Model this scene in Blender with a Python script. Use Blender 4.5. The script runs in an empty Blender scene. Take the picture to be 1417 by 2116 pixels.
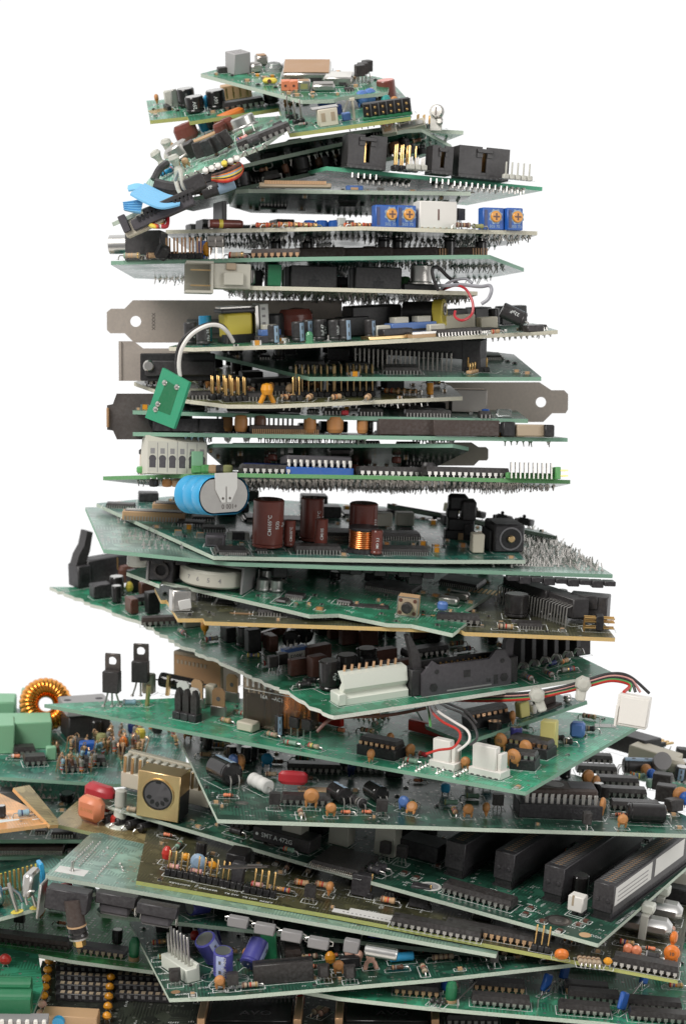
import bpy, math, random, functools
from mathutils import Matrix, Vector
R=math.radians; PI=math.pi; rnd=random.Random(7)
scene=bpy.context.scene; C=scene.collection
# ---------------------------------------------------------------- camera
F=4750.; CX=708.5; CY=1058.; TH=math.atan(308/F); D=950.   # photo pixels / millimetres
cam=bpy.data.cameras.new('camera'); co=bpy.data.objects.new('camera',cam); C.objects.link(co)
cam.sensor_fit='VERTICAL'; cam.sensor_height=36; cam.sensor_width=24.1; cam.lens=36*F/2116
co.location=(0,-D/1000,0); co.rotation_euler=(PI/2-TH,0,0); cam.clip_start=.05; cam.clip_end=50
cam.dof.use_dof=True; cam.dof.focus_distance=.905; cam.dof.aperture_fstop=20
scene.camera=co
# ---------------------------------------------------------------- light
w=bpy.data.worlds.new("World"); scene.world=w; w.use_nodes=True; nt=w.node_tree
bg=nt.nodes['Background']; tc=nt.nodes.new('ShaderNodeTexCoord'); sx=nt.nodes.new('ShaderNodeSeparateXYZ')
mr=nt.nodes.new('ShaderNodeMapRange'); mr.interpolation_type='SMOOTHSTEP'
for k,v in zip(('From Min','From Max','To Min','To Max'),(-.4,.42,.28,1.04)): mr.inputs[k].default_value=v
nt.links.new(tc.outputs['Generated'],sx.inputs[0]); nt.links.new(sx.outputs['Y'],mr.inputs['Value'])
mz=nt.nodes.new('ShaderNodeMapRange')
for k,v in zip(('From Min','From Max','To Min','To Max'),(-.85,-.32,.4,1.)): mz.inputs[k].default_value=v
nt.links.new(sx.outputs['Z'],mz.inputs['Value']); mm_=nt.nodes.new('ShaderNodeMath'); mm_.operation='MULTIPLY'
nt.links.new(mr.outputs[0],mm_.inputs[0]); nt.links.new(mz.outputs[0],mm_.inputs[1]); nt.links.new(mm_.outputs[0],bg.inputs['Strength']); bg.inputs['Color'].default_value=(1,1,1,1)
def area(name,loc,tgt,size,power,col=(1,1,1)):
    l=bpy.data.lights.new(name,'AREA'); l.size=size; l.energy=power; l.color=col
    o=bpy.data.objects.new(name,l); C.objects.link(o); o.location=loc
    o.rotation_euler=(Vector(tgt)-Vector(loc)).to_track_quat('-Z','Y').to_euler()
area('softbox',(-.75,-.85,.85),(0,0,-.05),.7,20,(1,.97,.93))
area('fill_softbox',(.9,-.9,.25),(0,0,-.1),.6,5,(1,.98,.96))
scene.view_settings.view_transform='Standard'; scene.view_settings.look='None'
scene.view_settings.exposure=0; scene.view_settings.gamma=1; scene.view_settings.use_curve_mapping=False
scene.render.engine='CYCLES'; scene.cycles.use_denoising=True; scene.cycles.max_bounces=6
scene.cycles.diffuse_bounces=3; scene.cycles.glossy_bounces=3; scene.cycles.transmission_bounces=4
scene.cycles.caustics_reflective=False; scene.cycles.caustics_refractive=False
# ---------------------------------------------------------------- photo pixel -> place in the pile (mm)
def ray(px,py):
    x=(px-CX)/F; y=-(py-CY)/F
    return Vector((x, math.cos(TH)+y*math.sin(TH), -math.sin(TH)+y*math.cos(TH)))
CAM=Vector((0,-D,0))
def W(px,py,Y): d=ray(px,py); return CAM+d*((Y+D)/d.y)
# ---------------------------------------------------------------- materials
MATS={}
def mk(name,col,rough=.5,metal=0,dust=.12,trans=0,coat=0,sc=900,bump=0):
    m=bpy.data.materials.new(name); m.use_nodes=True; n=m.node_tree.nodes; L=m.node_tree.links; p=n['Principled BSDF']
    p.inputs['Metallic'].default_value=metal; p.inputs['Coat Weight'].default_value=coat
    if trans: p.inputs['Transmission Weight'].default_value=trans
    tcn=n.new('ShaderNodeTexCoord'); no=n.new('ShaderNodeTexNoise'); no.inputs['Scale'].default_value=sc; no.inputs['Detail'].default_value=4
    L.new(tcn.outputs['Object'],no.inputs['Vector'])
    no2=n.new('ShaderNodeTexNoise'); no2.inputs['Scale'].default_value=sc*.12; no2.inputs['Detail'].default_value=3; L.new(tcn.outputs['Object'],no2.inputs['Vector'])
    r=n.new('ShaderNodeMapRange'); r.inputs['From Min'].default_value=.35; r.inputs['From Max'].default_value=.75
    r.inputs['To Min'].default_value=0; r.inputs['To Max'].default_value=dust*2; L.new(no.outputs[0],r.inputs[0])
    mu=n.new('ShaderNodeMath'); mu.operation='MULTIPLY'; L.new(r.outputs[0],mu.inputs[0]); L.new(no2.outputs[0],mu.inputs[1])
    mx=n.new('ShaderNodeMix'); mx.data_type='RGBA'; mx.inputs['A'].default_value=(*col,1)
    lum=sum(col)/3; d=[c*.45+.55*(.34 if lum<.3 else .25) for c in col]; mx.inputs['B'].default_value=(*d,1)
    L.new(mu.outputs[0],mx.inputs['Factor']); L.new(mx.outputs['Result'],p.inputs['Base Color'])
    r2=n.new('ShaderNodeMapRange'); r2.inputs['To Min'].default_value=max(.03,rough-.12); r2.inputs['To Max'].default_value=min(1,rough+.15)
    L.new(no2.outputs[0],r2.inputs[0]); L.new(r2.outputs[0],p.inputs['Roughness'])
    if bump:
        b=n.new('ShaderNodeBump'); b.inputs['Strength'].default_value=bump; b.inputs['Distance'].default_value=.0003
        L.new(no.outputs[0],b.inputs['Height']); L.new(b.outputs[0],p.inputs['Normal'])
    MATS[name]=m; return m
for a in [('black',(.011,.010,.011),.42,0,.1),('dark',(.028,.025,.026),.42),('softblack',(.024,.021,.024),.42,0,.18),('chip',(.024,.02,.019),.42,0,.18),
 ('chipbrown',(.05,.032,.026),.55,0,.2),('greyplastic',(.06,.054,.062),.5),('midgrey',(.25,.24,.24),.5),('slate',(.2,.19,.2),.5),('mintmask',(.035,.3,.16),.35,0,.1),('grey',(.38,.37,.37),.55,0,.05),
 ('silver',(.62,.6,.57),.3,1,.1),('tin',(.55,.53,.5),.38,1,.2),('steel',(.42,.39,.36),.38,1,.25),('darksteel',(.16,.14,.13),.4,1,.3),('gold',(.85,.55,.22),.3,1,.05),
 ('goldplate',(.78,.55,.28),.34,1,.1),('copper',(.8,.33,.12),.28,1,.0),('copperpin',(.8,.5,.3),.35,1,.1),('alu',(.66,.65,.63),.33,1,.1),
 ('white',(.78,.75,.7),.45,0,.06),('cream',(.66,.6,.48),.5,0,.1),('ivory',(.56,.54,.46),.5,0,.1),('milky',(.68,.7,.62),.35,0,.03),('ink',(.72,.74,.72),.6,0,0),('inkdark',(.1,.1,.1),.6,0,0),
 ('blue',(.012,.1,.42),.4),('skyblue',(.04,.34,.62),.3,0,.03),('ribbon',(.2,.5,.78),.45,0,.03),('paleblue',(.27,.38,.5),.35,0,.05),('navy',(.015,.03,.13),.35),('denim',(.1,.2,.5),.4,0,.05),
 ('violet',(.06,.06,.27),.33,0,.05),('violetlabel',(.42,.48,.72),.4,0,.05),('red',(.5,.03,.02),.35,0,.04),('orange',(.75,.2,.03),.35,0,.04),('amber',(.72,.3,.02),.3,0,.04),('salmon',(.72,.24,.12),.4,0,.05),
 ('crimson',(.45,.03,.04),.35,0,.04),('tan',(.52,.33,.18),.5,0,.08),('ceramic',(.5,.22,.07),.5,0,.08),('brown',(.12,.045,.03),.4),('maroon',(.19,.055,.042),.2,0,.05),('yellow',(.75,.6,.08),.45,0,.03),('paleyellow',(.78,.7,.26),.45,0,.03),
 ('mint',(.24,.5,.3),.5,0,.12),('green',(.012,.15,.06),.4,0,.08),('leafgreen',(.1,.35,.1),.4),('beige',(.42,.33,.23),.5,0,.08),('resgrey',(.28,.27,.24),.45),('resgreen',(.22,.36,.27),.45),
 ('resblue',(.25,.4,.48),.45),('flesh',(.62,.36,.27),.5),('teal',(.03,.3,.28),.4,0,.05),('wirewhite',(.75,.72,.68),.4,0,.03),('wiregrey',(.3,.3,.33),.4,0,.03),('foam',(.75,.72,.65),.8,0,.02),
 ('rust',(.5,.3,.16),.45,.6,.15),('bracket',(.56,.49,.43),.42,.75,.35),('label',(.7,.69,.66),.6,0,.1),('bakelite',(.13,.055,.03),.35),('olive',(.3,.3,.12),.5),('pink',(.72,.36,.33),.5)]: mk(*a)
mk('amberglass',(.9,.72,.52),.12,0,.03,trans=.95); mk('clear',(.9,.92,.9),.1,0,.02,trans=.85); mk('nylon',(.75,.74,.66),.3,0,.02,trans=.35); mk('coil',(.85,.36,.07),.22,1,.0)
mk('ledgreen',(.3,.85,.45),.12,0,0,trans=.7); mk('shine',(.02,.018,.018),.12,0,.05)
MATS['nylon'].node_tree.nodes['Principled BSDF'].inputs['IOR'].default_value=1.2
def pcb(name,base,trace,pad=(.42,.42,.38),dens=.42,viad=.5,rough=.3,pitch=1.27,seed=0,coat=.3):
    m=bpy.data.materials.new(name); m.use_nodes=True; n=m.node_tree.nodes; L=m.node_tree.links; p=n['Principled BSDF']
    N=lambda t,**k:(lambda x:[setattr(x,a,b) for a,b in k.items()] and x or x)(n.new(t))
    tcn=N('ShaderNodeTexCoord'); mp=N('ShaderNodeMapping'); mp.inputs['Scale'].default_value=(1000,1000,1000); mp.inputs['Location'].default_value=(seed*37.3,seed*11.7,0)
    L.new(tcn.outputs['Object'],mp.inputs[0])
    sp=N('ShaderNodeSeparateXYZ'); L.new(mp.outputs[0],sp.inputs[0])
    cmb=N('ShaderNodeCombineXYZ'); L.new(sp.outputs[0],cmb.inputs[0]); L.new(sp.outputs[1],cmb.inputs[1])
    def M(op,a,b=None,c=None):
        x=N('ShaderNodeMath'); x.operation=op
        for i,v in enumerate((a,b,c)):
            if v is None: continue
            if isinstance(v,(int,float)): x.inputs[i].default_value=v
            else: L.new(v,x.inputs[i])
        return x.outputs[0]
    v=N('ShaderNodeTexVoronoi'); v.distance='CHEBYCHEV'; v.inputs['Scale'].default_value=.085; L.new(cmb.outputs[0],v.inputs['Vector'])
    sc=N('ShaderNodeSeparateColor'); L.new(v.outputs['Color'],sc.inputs[0])
    fx=M('LESS_THAN',M('FRACT',M('DIVIDE',sp.outputs[0],pitch)),dens); fy=M('LESS_THAN',M('FRACT',M('DIVIDE',sp.outputs[1],pitch)),dens)
    sel=M('GREATER_THAN',sc.outputs[0],.45)
    st=M('ADD',M('MULTIPLY',fx,sel),M('MULTIPLY',fy,M('SUBTRACT',1.,sel)))
    v3=N('ShaderNodeTexVoronoi'); v3.distance='MANHATTAN'; v3.inputs['Scale'].default_value=.21; L.new(cmb.outputs[0],v3.inputs['Vector'])
    s3=N('ShaderNodeSeparateColor'); L.new(v3.outputs['Color'],s3.inputs[0])
    st=M('MULTIPLY',st,M('GREATER_THAN',s3.outputs[1],.3))
    big=M('GREATER_THAN',s3.outputs[2],.86); st=M('MAXIMUM',st,big)
    v2=N('ShaderNodeTexVoronoi'); v2.inputs['Scale'].default_value=1/2.54; v2.inputs['Randomness'].default_value=0; L.new(cmb.outputs[0],v2.inputs['Vector'])
    s2=N('ShaderNodeSeparateColor'); L.new(v2.outputs['Color'],s2.inputs[0])
    prob=M('ADD',M('MULTIPLY',M('GREATER_THAN',s3.outputs[0],.66),viad*.7),viad*.1); via=M('MULTIPLY',M('LESS_THAN',v2.outputs['Distance'],.26),M('LESS_THAN',s2.outputs[0],prob))
    no=N('ShaderNodeTexNoise'); no.inputs['Scale'].default_value=.05; no.inputs['Detail'].default_value=5; L.new(cmb.outputs[0],no.inputs['Vector'])
    mx=N('ShaderNodeMix'); mx.data_type='RGBA'; mx.inputs['A'].default_value=(*base,1); mx.inputs['B'].default_value=(*trace,1); L.new(st,mx.inputs['Factor'])
    mx2=N('ShaderNodeMix'); mx2.data_type='RGBA'; L.new(mx.outputs['Result'],mx2.inputs['A']); mx2.inputs['B'].default_value=(*pad,1); L.new(via,mx2.inputs['Factor'])
    mx3=N('ShaderNodeMix'); mx3.data_type='RGBA'; mx3.blend_type='MULTIPLY'; L.new(mx2.outputs['Result'],mx3.inputs['A']); mx3.inputs['Factor'].default_value=.6
    cr=N('ShaderNodeMapRange'); cr.inputs['From Min'].default_value=.3; cr.inputs['From Max'].default_value=.7; cr.inputs['To Min'].default_value=.4; cr.inputs['To Max'].default_value=1.5
    L.new(no.outputs[0],cr.inputs[0]); L.new(cr.outputs[0],mx3.inputs['B']); L.new(mx3.outputs['Result'],p.inputs['Base Color'])
    rr=N('ShaderNodeMapRange'); rr.inputs['To Min'].default_value=rough-.1; rr.inputs['To Max'].default_value=rough+.22; L.new(no.outputs[0],rr.inputs[0]); L.new(rr.outputs[0],p.inputs['Roughness'])
    L.new(M('MULTIPLY',via,.8),p.inputs['Metallic'])
    b=N('ShaderNodeBump'); b.inputs['Strength'].default_value=.35 if name[:3]=='pcb' else .02; b.inputs['Distance'].default_value=.00006; L.new(M('ADD',st,M('MULTIPLY',via,2.)),b.inputs['Height']); L.new(b.outputs[0],p.inputs['Normal'])
    p.inputs['Coat Weight'].default_value=coat*(.3 if name in('pcb_dark','pcb_brownish') else 1); p.inputs['Coat Roughness'].default_value=.12
    if name[:5]=='under': p.inputs['Specular IOR Level'].default_value=.15 if name=='under_mint' else .28; p.inputs['Coat Weight'].default_value=0
    MATS[name]=m
def edge_mat(name,col):
    mk(name,col,.75,0,.5,sc=1500,bump=.6)
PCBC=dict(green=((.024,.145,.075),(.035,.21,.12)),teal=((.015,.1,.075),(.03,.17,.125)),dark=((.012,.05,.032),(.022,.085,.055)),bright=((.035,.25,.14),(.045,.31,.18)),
 pale=((.13,.3,.21),(.18,.38,.28)),olive=((.075,.075,.025),(.11,.115,.04)),cream=((.42,.41,.31),(.34,.36,.26)),brownish=((.036,.036,.017),(.06,.058,.028)),black=((.02,.022,.018),(.035,.04,.03)),
 orange=((.68,.36,.14),(.6,.3,.12)),painted_sheen=((.15,.25,.21),(.19,.3,.25)),amber=((.24,.19,.09),(.3,.24,.12)),leaf=((.03,.18,.05),(.045,.25,.08)),mint=((.05,.33,.2),(.06,.37,.23)))  # sheen tint: reflected white background lightened into the board colour
for i,(k,v) in enumerate(PCBC.items()):
    v=(v[0],tuple(min(1,c*1.35) for c in v[1]))
    pcb('pcb_'+k,*v,seed=i,pad=(.4,.4,.36) if k!='amber' else (.25,.2,.1),viad=.5 if k not in('amber','orange','cream','mint') else .1)
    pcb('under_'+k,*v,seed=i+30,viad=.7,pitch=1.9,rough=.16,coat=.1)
for k,v in dict(green=(.2,.38,.27),teal=(.17,.38,.3),pale=(.5,.58,.48),cream=(.66,.63,.5),yellow=(.62,.42,.15),lime=(.42,.44,.13),dark=(.13,.19,.14),olive=(.33,.36,.16),white=(.68,.7,.62),bright=(.08,.42,.24),leaf=(.1,.3,.1),orange=(.75,.42,.16)).items(): edge_mat('edge_'+k,v)
# ---------------------------------------------------------------- mesh builder (millimetres)
T=lambda x,y,z:Matrix.Translation((x,y,z))
def RZ(a): return Matrix.Rotation(R(a),4,'Z')
def RX(a): return Matrix.Rotation(R(a),4,'X')
def RY(a): return Matrix.Rotation(R(a),4,'Y')
_txt={}
def text_geo(s,size):
    k=(s,size)
    if k not in _txt:
        cu=bpy.data.curves.new('t','FONT'); cu.body=s; cu.size=size; cu.resolution_u=2; cu.align_x='CENTER'; cu.align_y='CENTER'; cu.offset=size*.012
        o=bpy.data.objects.new('t',cu); C.objects.link(o); me=o.to_mesh()
        _txt[k]=([tuple(v.co) for v in me.vertices],[tuple(p.vertices) for p in me.polygons])
        o.to_mesh_clear(); bpy.data.objects.remove(o); bpy.data.curves.remove(cu)
    return _txt[k]
class MB:
    def __init__(s): s.v=[];s.f=[];s.m=[];s.mats=[];s.M=Matrix()
    def mi(s,m):
        if m not in s.mats: s.mats.append(m)
        return s.mats.index(m)
    def add(s,vs,fs,m,M=None):
        M=s.M@M if M else s.M; o=len(s.v); s.v+=[tuple(M@Vector(v)) for v in vs]; i=s.mi(m)
        flip=M.determinant()<0
        for f in fs: s.f.append(tuple(o+x for x in (f[::-1] if flip else f))); s.m.append(i)
        return s
    def box(s,x0,x1,y0,y1,z0,z1,m,bev=0,M=None):
        if not bev:
            v=[(x,y,z) for z in(z0,z1) for y in(y0,y1) for x in(x0,x1)]
            return s.add(v,[(0,2,3,1),(4,5,7,6),(0,1,5,4),(2,6,7,3),(0,4,6,2),(1,3,7,5)],m,M)
        b=bev; X=(x0,x1);Y=(y0,y1);Z=(z0,z1); v=[];idx={}
        for i in(0,1):
            for j in(0,1):
                for k in(0,1):
                    dx,dy,dz=b*(1-2*i),b*(1-2*j),b*(1-2*k)
                    for a,(ex,ey,ez) in enumerate(((0,dy,dz),(dx,0,dz),(dx,dy,0))):
                        idx[i,j,k,a]=len(v); v.append((X[i]+ex,Y[j]+ey,Z[k]+ez))
        f=[]; g=lambda *a:idx[a]
        for i in(0,1):
            q=[g(i,0,0,0),g(i,1,0,0),g(i,1,1,0),g(i,0,1,0)]; f.append(q if i else q[::-1])
            q=[g(0,i,0,1),g(0,i,1,1),g(1,i,1,1),g(1,i,0,1)]; f.append(q if i else q[::-1])
            q=[g(0,0,i,2),g(1,0,i,2),g(1,1,i,2),g(0,1,i,2)]; f.append(q if i else q[::-1])
        for i in(0,1):
            for j in(0,1):
                for q in ([g(i,j,0,0),g(i,j,1,0),g(i,j,1,1),g(i,j,0,1)],[g(i,0,j,0),g(i,1,j,0),g(i,1,j,2),g(i,0,j,2)],[g(0,i,j,1),g(1,i,j,1),g(1,i,j,2),g(0,i,j,2)]): f.append(q)
                for k in(0,1): f.append([g(i,j,k,0),g(i,j,k,1),g(i,j,k,2)])
        c=Vector(((x0+x1)/2,(y0+y1)/2,(z0+z1)/2)); out=[]
        for q in f:
            p=[Vector(v[t]) for t in q]; nn=(p[1]-p[0]).cross(p[2]-p[0])
            out.append(q if nn.dot(sum(p,Vector())/len(p)-c)>0 else q[::-1])
        return s.add(v,out,m,M)
    def cb(s,cx,cy,w,d,z0,z1,m,bev=0,M=None): return s.box(cx-w/2,cx+w/2,cy-d/2,cy+d/2,z0,z1,m,bev,M)
    def lathe(s,prof,m,n=20,M=None,sx=1,sy=1,cap=True):
        v=[];f=[]; ms=m if isinstance(m,list) else [m]*(len(prof)-1)
        for r,z in prof:
            for k in range(n): a=2*PI*k/n; v.append((r*math.cos(a)*sx,r*math.sin(a)*sy,z))
        for i in range(len(prof)-1):
            s.add(v[i*n:(i+2)*n],[(k,(k+1)%n,n+(k+1)%n,n+k) for k in range(n)],ms[i],M)
        if cap and prof[0][0]>1e-6: s.add(v[:n],[tuple(range(n))[::-1]],ms[0],M)
        if cap and prof[-1][0]>1e-6: s.add(v[-n:],[tuple(range(n))],ms[-1],M)
        return s
    def tube(s,pts,r,m,n=6,M=None,smooth=0):
        P=[Vector(p) for p in pts]
        if smooth: P=spline(P,smooth)
        v=[];up=Vector((0,0,1)); pn=None
        for i,p in enumerate(P):
            t=(P[min(i+1,len(P)-1)]-P[max(i-1,0)])
            if t.length<1e-9: t=Vector((0,0,1))
            t.normalize()
            if pn is None: pn=t.orthogonal()
            pn=(pn-t*pn.dot(t)); 
            if pn.length<1e-6: pn=t.orthogonal()
            pn.normalize(); q=t.cross(pn)
            for k in range(n): a=2*PI*k/n; v.append(tuple(p+pn*(r*math.cos(a))+q*(r*math.sin(a))))
        f=[(i*n+k,i*n+(k+1)%n,(i+1)*n+(k+1)%n,(i+1)*n+k) for i in range(len(P)-1) for k in range(n)]
        f.append(tuple(range(n))[::-1]); f.append(tuple(range(len(v)-n,len(v))))
        return s.add(v,f,m,M)
    def prism(s,poly,z0,z1,m,M=None):
        n=len(poly); A=sum(poly[i][0]*poly[(i+1)%n][1]-poly[(i+1)%n][0]*poly[i][1] for i in range(n))
        if A<0: poly=poly[::-1]
        v=[(x,y,z0) for x,y in poly]+[(x,y,z1) for x,y in poly]
        return s.add(v,[tuple(range(n))[::-1],tuple(range(n,2*n))]+[(i,(i+1)%n,n+(i+1)%n,n+i) for i in range(n)],m,M)
    def text(s,t,size,M,m='ink'):
        v,f=text_geo(t,size); return s.add(v,f,m,M)
    def text_front(s,t,size,x,y,z,m='ink'): return s.text(t,size,T(x,y-.04,z)@RX(90),m)
    def text_cyl(s,t,size,r,z,ang,m='ink',vertical=True,M=None):
        v,f=text_geo(t,size); o=[]
        for x,y,_ in v:
            u,h=(-y,x) if vertical else (x,y)
            if vertical: u,h=y*-1,x
            a=R(ang)+u/r; rr=r+.05; o.append((rr*math.cos(a),rr*math.sin(a),z+h))
        return s.add(o,f if not vertical else f,m,M)
    def mesh(s,name):
        me=bpy.data.meshes.new(name); me.from_pydata([(x*.001,y*.001,z*.001) for x,y,z in s.v],[],s.f)
        for m in s.mats: me.materials.append(MATS[m])
        me.polygons.foreach_set('material_index',s.m); me.polygons.foreach_set('use_smooth',[True]*len(s.f))
        me.set_sharp_from_angle(angle=R(38)); me.update(); return me
def spline(P,k):
    out=[]
    for i in range(len(P)-1):
        p0=P[max(i-1,0)];p1=P[i];p2=P[i+1];p3=P[min(i+2,len(P)-1)]
        for j in range(k):
            t=j/k; out.append(.5*((2*p1)+(p2-p0)*t+(2*p0-5*p1+4*p2-p3)*t*t+(3*p1-p0-3*p2+p3)*t**3))
    out.append(P[-1]); return out
# ---------------------------------------------------------------- objects
def link(name,mesh,parent=None,M=None):
    o=bpy.data.objects.new(name,mesh); C.objects.link(o); o.parent=parent
    if M is not None:
        M=M.copy(); M.translation=M.translation*.001; o.matrix_basis=M
    return o
def thing(name,label,cat,M,group=None):
    o=link(name,None,None,M); o.empty_display_size=.01; o['label']=label; o['category']=cat
    if group: o['group']=group
    return o
GROUP='circuit boards stacked in the pile'
BOARDS={}
class Board:
    """A flat board lying in the pile: z = z0 + a*dx + b*dy through the anchor; outline given by photo pixels on that plane or by offsets (dx,dy) in mm"""
    def __init__(s,key,label,anchor,Y,a,b,outline,mat='green',edge='green',th=1.6,u=None,under=None,name='circuit_board',jag=0,cat='circuit board',matU=None):
        ex=[q for q in outline if len(q)==3 and not isinstance(q[0],str) and q[1] is not None]
        if a is None:   # plane fitted through the corners whose depth is given
            import numpy as np
            pw=[W(*q) for q in ex]; A_=np.array([[p.x,p.y,1] for p in pw]); reg=np.array([[0,3.,0]])
            sol=np.linalg.lstsq(np.vstack([A_,reg]),np.array([p.z for p in pw]+[3.*(b or 0)]),rcond=None)[0]; a,b=float(sol[0]),float(sol[1])
            s.P=Vector((pw[0].x,pw[0].y,float(A_[0]@sol)))
        else: s.P=W(*anchor,Y)
        s.key=key; s.n=Vector((-a,-b,1)).normalized(); s.a=a;s.b=b; s.th=th; s.used=[]; s.silk=MB(); s.cnt={}
        pts=[];prev=None
        for q in outline:
            if len(q)==3 and not isinstance(q[0],str):
                x=(q[0]-CX)/F*(q[2]+D); p=Vector((x,q[2],s.P.z+a*(x-s.P.x)+b*(q[2]-s.P.y)))
            elif len(q)==3: p=prev+Vector((q[1],q[2],a*q[1]+b*q[2]))
            else: p=s.hit(*q)
            pts.append(p); prev=p
        s.world=pts
        if u is None: u=(1,0)
        U=(pts[u[0]]-pts[u[1]]); U.normalize()
        if U.x<0: U=-U
        V=s.n.cross(U)
        M=Matrix((U,V,s.n)).transposed().to_4x4(); M.translation=s.P; s.M=M; s.Mi=M.inverted()
        s.obj=thing(name,label,cat,M,GROUP if name=='circuit_board' else None)
        loc=[s.Mi@p for p in pts]; s.poly=[(p.x,p.y) for p in loc]
        poly=s.poly
        if jag:
            out=[]; jr=random.Random(3)
            for i in range(len(poly)):
                p,q=Vector(poly[i]),Vector(poly[(i+1)%len(poly)]); n=int((q-p).length/3)
                out.append(tuple(p))
                if i in jag:
                    for k in range(1,n):
                        t=k/n; nn=Vector((-(q-p).y,(q-p).x)).normalized(); out.append(tuple(p.lerp(q,t+jr.uniform(-.3,.3)/n)+nn*jr.uniform(-1.1,1.1)))
            poly=out
        A=sum(poly[i][0]*poly[(i+1)%len(poly)][1]-poly[(i+1)%len(poly)][0]*poly[i][1] for i in range(len(poly)))
        if A<0: poly=poly[::-1]
        n=len(poly); mb=MB(); top=[(x,y,0) for x,y in poly]; bot=[(x,y,-th) for x,y in poly]
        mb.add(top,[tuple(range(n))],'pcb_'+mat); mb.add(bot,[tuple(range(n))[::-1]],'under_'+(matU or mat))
        mb.add(bot+top,[(i,(i+1)%n,n+(i+1)%n,n+i) for i in range(n)],'edge_'+edge)
        link('laminate',mb.mesh('laminate'),s.obj); BOARDS[key]=s; s.area=poly
    def hit(s,px,py,dz=0):
        d=ray(px,py); P=s.P+s.n*dz
        return CAM+d*((P-CAM).dot(s.n)/d.dot(s.n))
    def loc(s,at,under=False):
        dz=-s.th if under else 0
        if len(at)==2: return s.Mi@s.hit(at[0],at[1],dz)
        px,_,Y=at   # column px of the photo, at depth Y
        x=(px-CX)/F*(Y+D); z=s.P.z+s.a*(x-s.P.x)+s.b*(Y-s.P.y); return s.Mi@(Vector((x,Y,z))+s.n*dz)
    def c(s,spec,px,py,rot=0,Y=None,z=0,under=False,tilt=(0,0),silk=True,lab=None,w=False):
        if w: rot-=math.degrees(math.atan2(s.M[1][0],s.M[0][0]))
        l=s.loc((px,py) if Y is None else (px,0,Y),under); l.z+=(-z if under else z)
        return s.put(spec,l,rot,under,tilt,silk,lab)
    def put(s,spec,l,rot=0,under=False,tilt=(0,0),silk=True,lab=None):
        parts,foot=spec; M=T(*l)
        if under: M=M@RX(180)
        M=M@RZ(rot)@RX(tilt[0])@RY(tilt[1])
        o=None
        for i,(nm,me) in enumerate(parts):
            if i==0: o=link(nm,me,s.obj,M)
            else: link(nm,me,o)
        if lab: o['label']=lab
        if not under: 
            s.used.append((l.x,l.y,max(foot)/2))
            if silk and min(foot)>1.5: s.outline(l,foot,rot)
        return o
    def outline(s,l,foot,rot,g=.7,w=.16):
        x,y=foot[0]/2+g,foot[1]/2+g; M=T(l.x,l.y,0)@RZ(rot)
        for (a,b,c,d) in ((-x,x,-y-w,-y+w),(-x,x,y-w,y+w),(-x-w,-x+w,-y+w,y-w),(x-w,x+w,-y+w,y-w)):
            s.silk.add([(a,c,.04),(b,c,.04),(b,d,.04),(a,d,.04)],[(0,1,2,3)],'ink',M)
    def mark(s,t,size,px,py,rot=0,mat='ink',Y=None):
        l=s.loc((px,py) if Y is None else (px,0,Y)); s.silk.text(t,size,T(l.x,l.y,.05)@RZ(rot),mat)
    def inside(s,x,y,m=2):
        P=s.poly; n=len(P); c=False
        for i in range(n):
            (x1,y1),(x2,y2)=P[i],P[(i+1)%n]
            if (y1>y)!=(y2>y) and x<(x2-x1)*(y-y1)/(y2-y1)+x1: c=not c
            d=Vector((x2-x1,y2-y1)); t=max(0,min(1,((x-x1)*d.x+(y-y1)*d.y)/max(d.length_squared,1e-6)))
            if math.hypot(x-x1-t*d.x,y-y1-t*d.y)<m: return False
        return c
    def fill(s,n,kinds,seed=1,box=None,front=None,back=None,under=False,gap=.6,skip=0):
        """scatter small parts over the free area; front = keep within so many mm of the near edge"""
        r=random.Random(seed*77+5); xs=[p[0] for p in s.poly]; ys=[p[1] for p in s.poly]; k=0
        used=s.used if not under else []
        for _ in range(n*14):
            if k>=n: break
            x=r.uniform(min(xs),max(xs)); y=r.uniform(min(ys),max(ys)); spec=r.choice(kinds); rad=max(spec[1])/2; rmin=min(spec[1])/2
            if not s.inside(x,y,rad*.8+.6): continue
            wp=s.M@Vector((x,y,0))
            if front is not None and wp.y>front: continue
            if back is not None and wp.y<back: continue
            if box and not (box[0]<=wp.x/.2+CX<=box[1]): continue
            if any(math.hypot(x-a,y-b)<rad*.85+c*.85+gap for a,b,c in used): continue
            z=-s.th if under else 0
            s.put(spec,Vector((x,y,z)),r.choice((0,90,0,180)),under=under); k+=1
            if under: used.append((x,y,rad))
    def marks(s,n,seed=1):
        n=int(n*1.8)
        r=random.Random(seed+99); xs=[p[0] for p in s.poly]; ys=[p[1] for p in s.poly]
        for _ in range(n):
            x=r.uniform(min(xs),max(xs)); y=r.uniform(min(ys),max(ys))
            if not s.inside(x,y,2.5): continue
            M=T(x,y,.045)@RZ(r.choice((0,0,90)))
            for k in range(r.randint(2,5)):
                h=r.uniform(.5,.9); s.silk.add([(k*.9,0,0),(k*.9+.25,0,0),(k*.9+.25,h,0),(k*.9,h,0)],[(0,1,2,3)],'ink',M)
                if r.random()<.6: s.silk.add([(k*.9,h,0),(k*.9+.6,h,0),(k*.9+.6,h+.2,0),(k*.9,h+.2,0)],[(0,1,2,3)],'ink',M)
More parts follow.
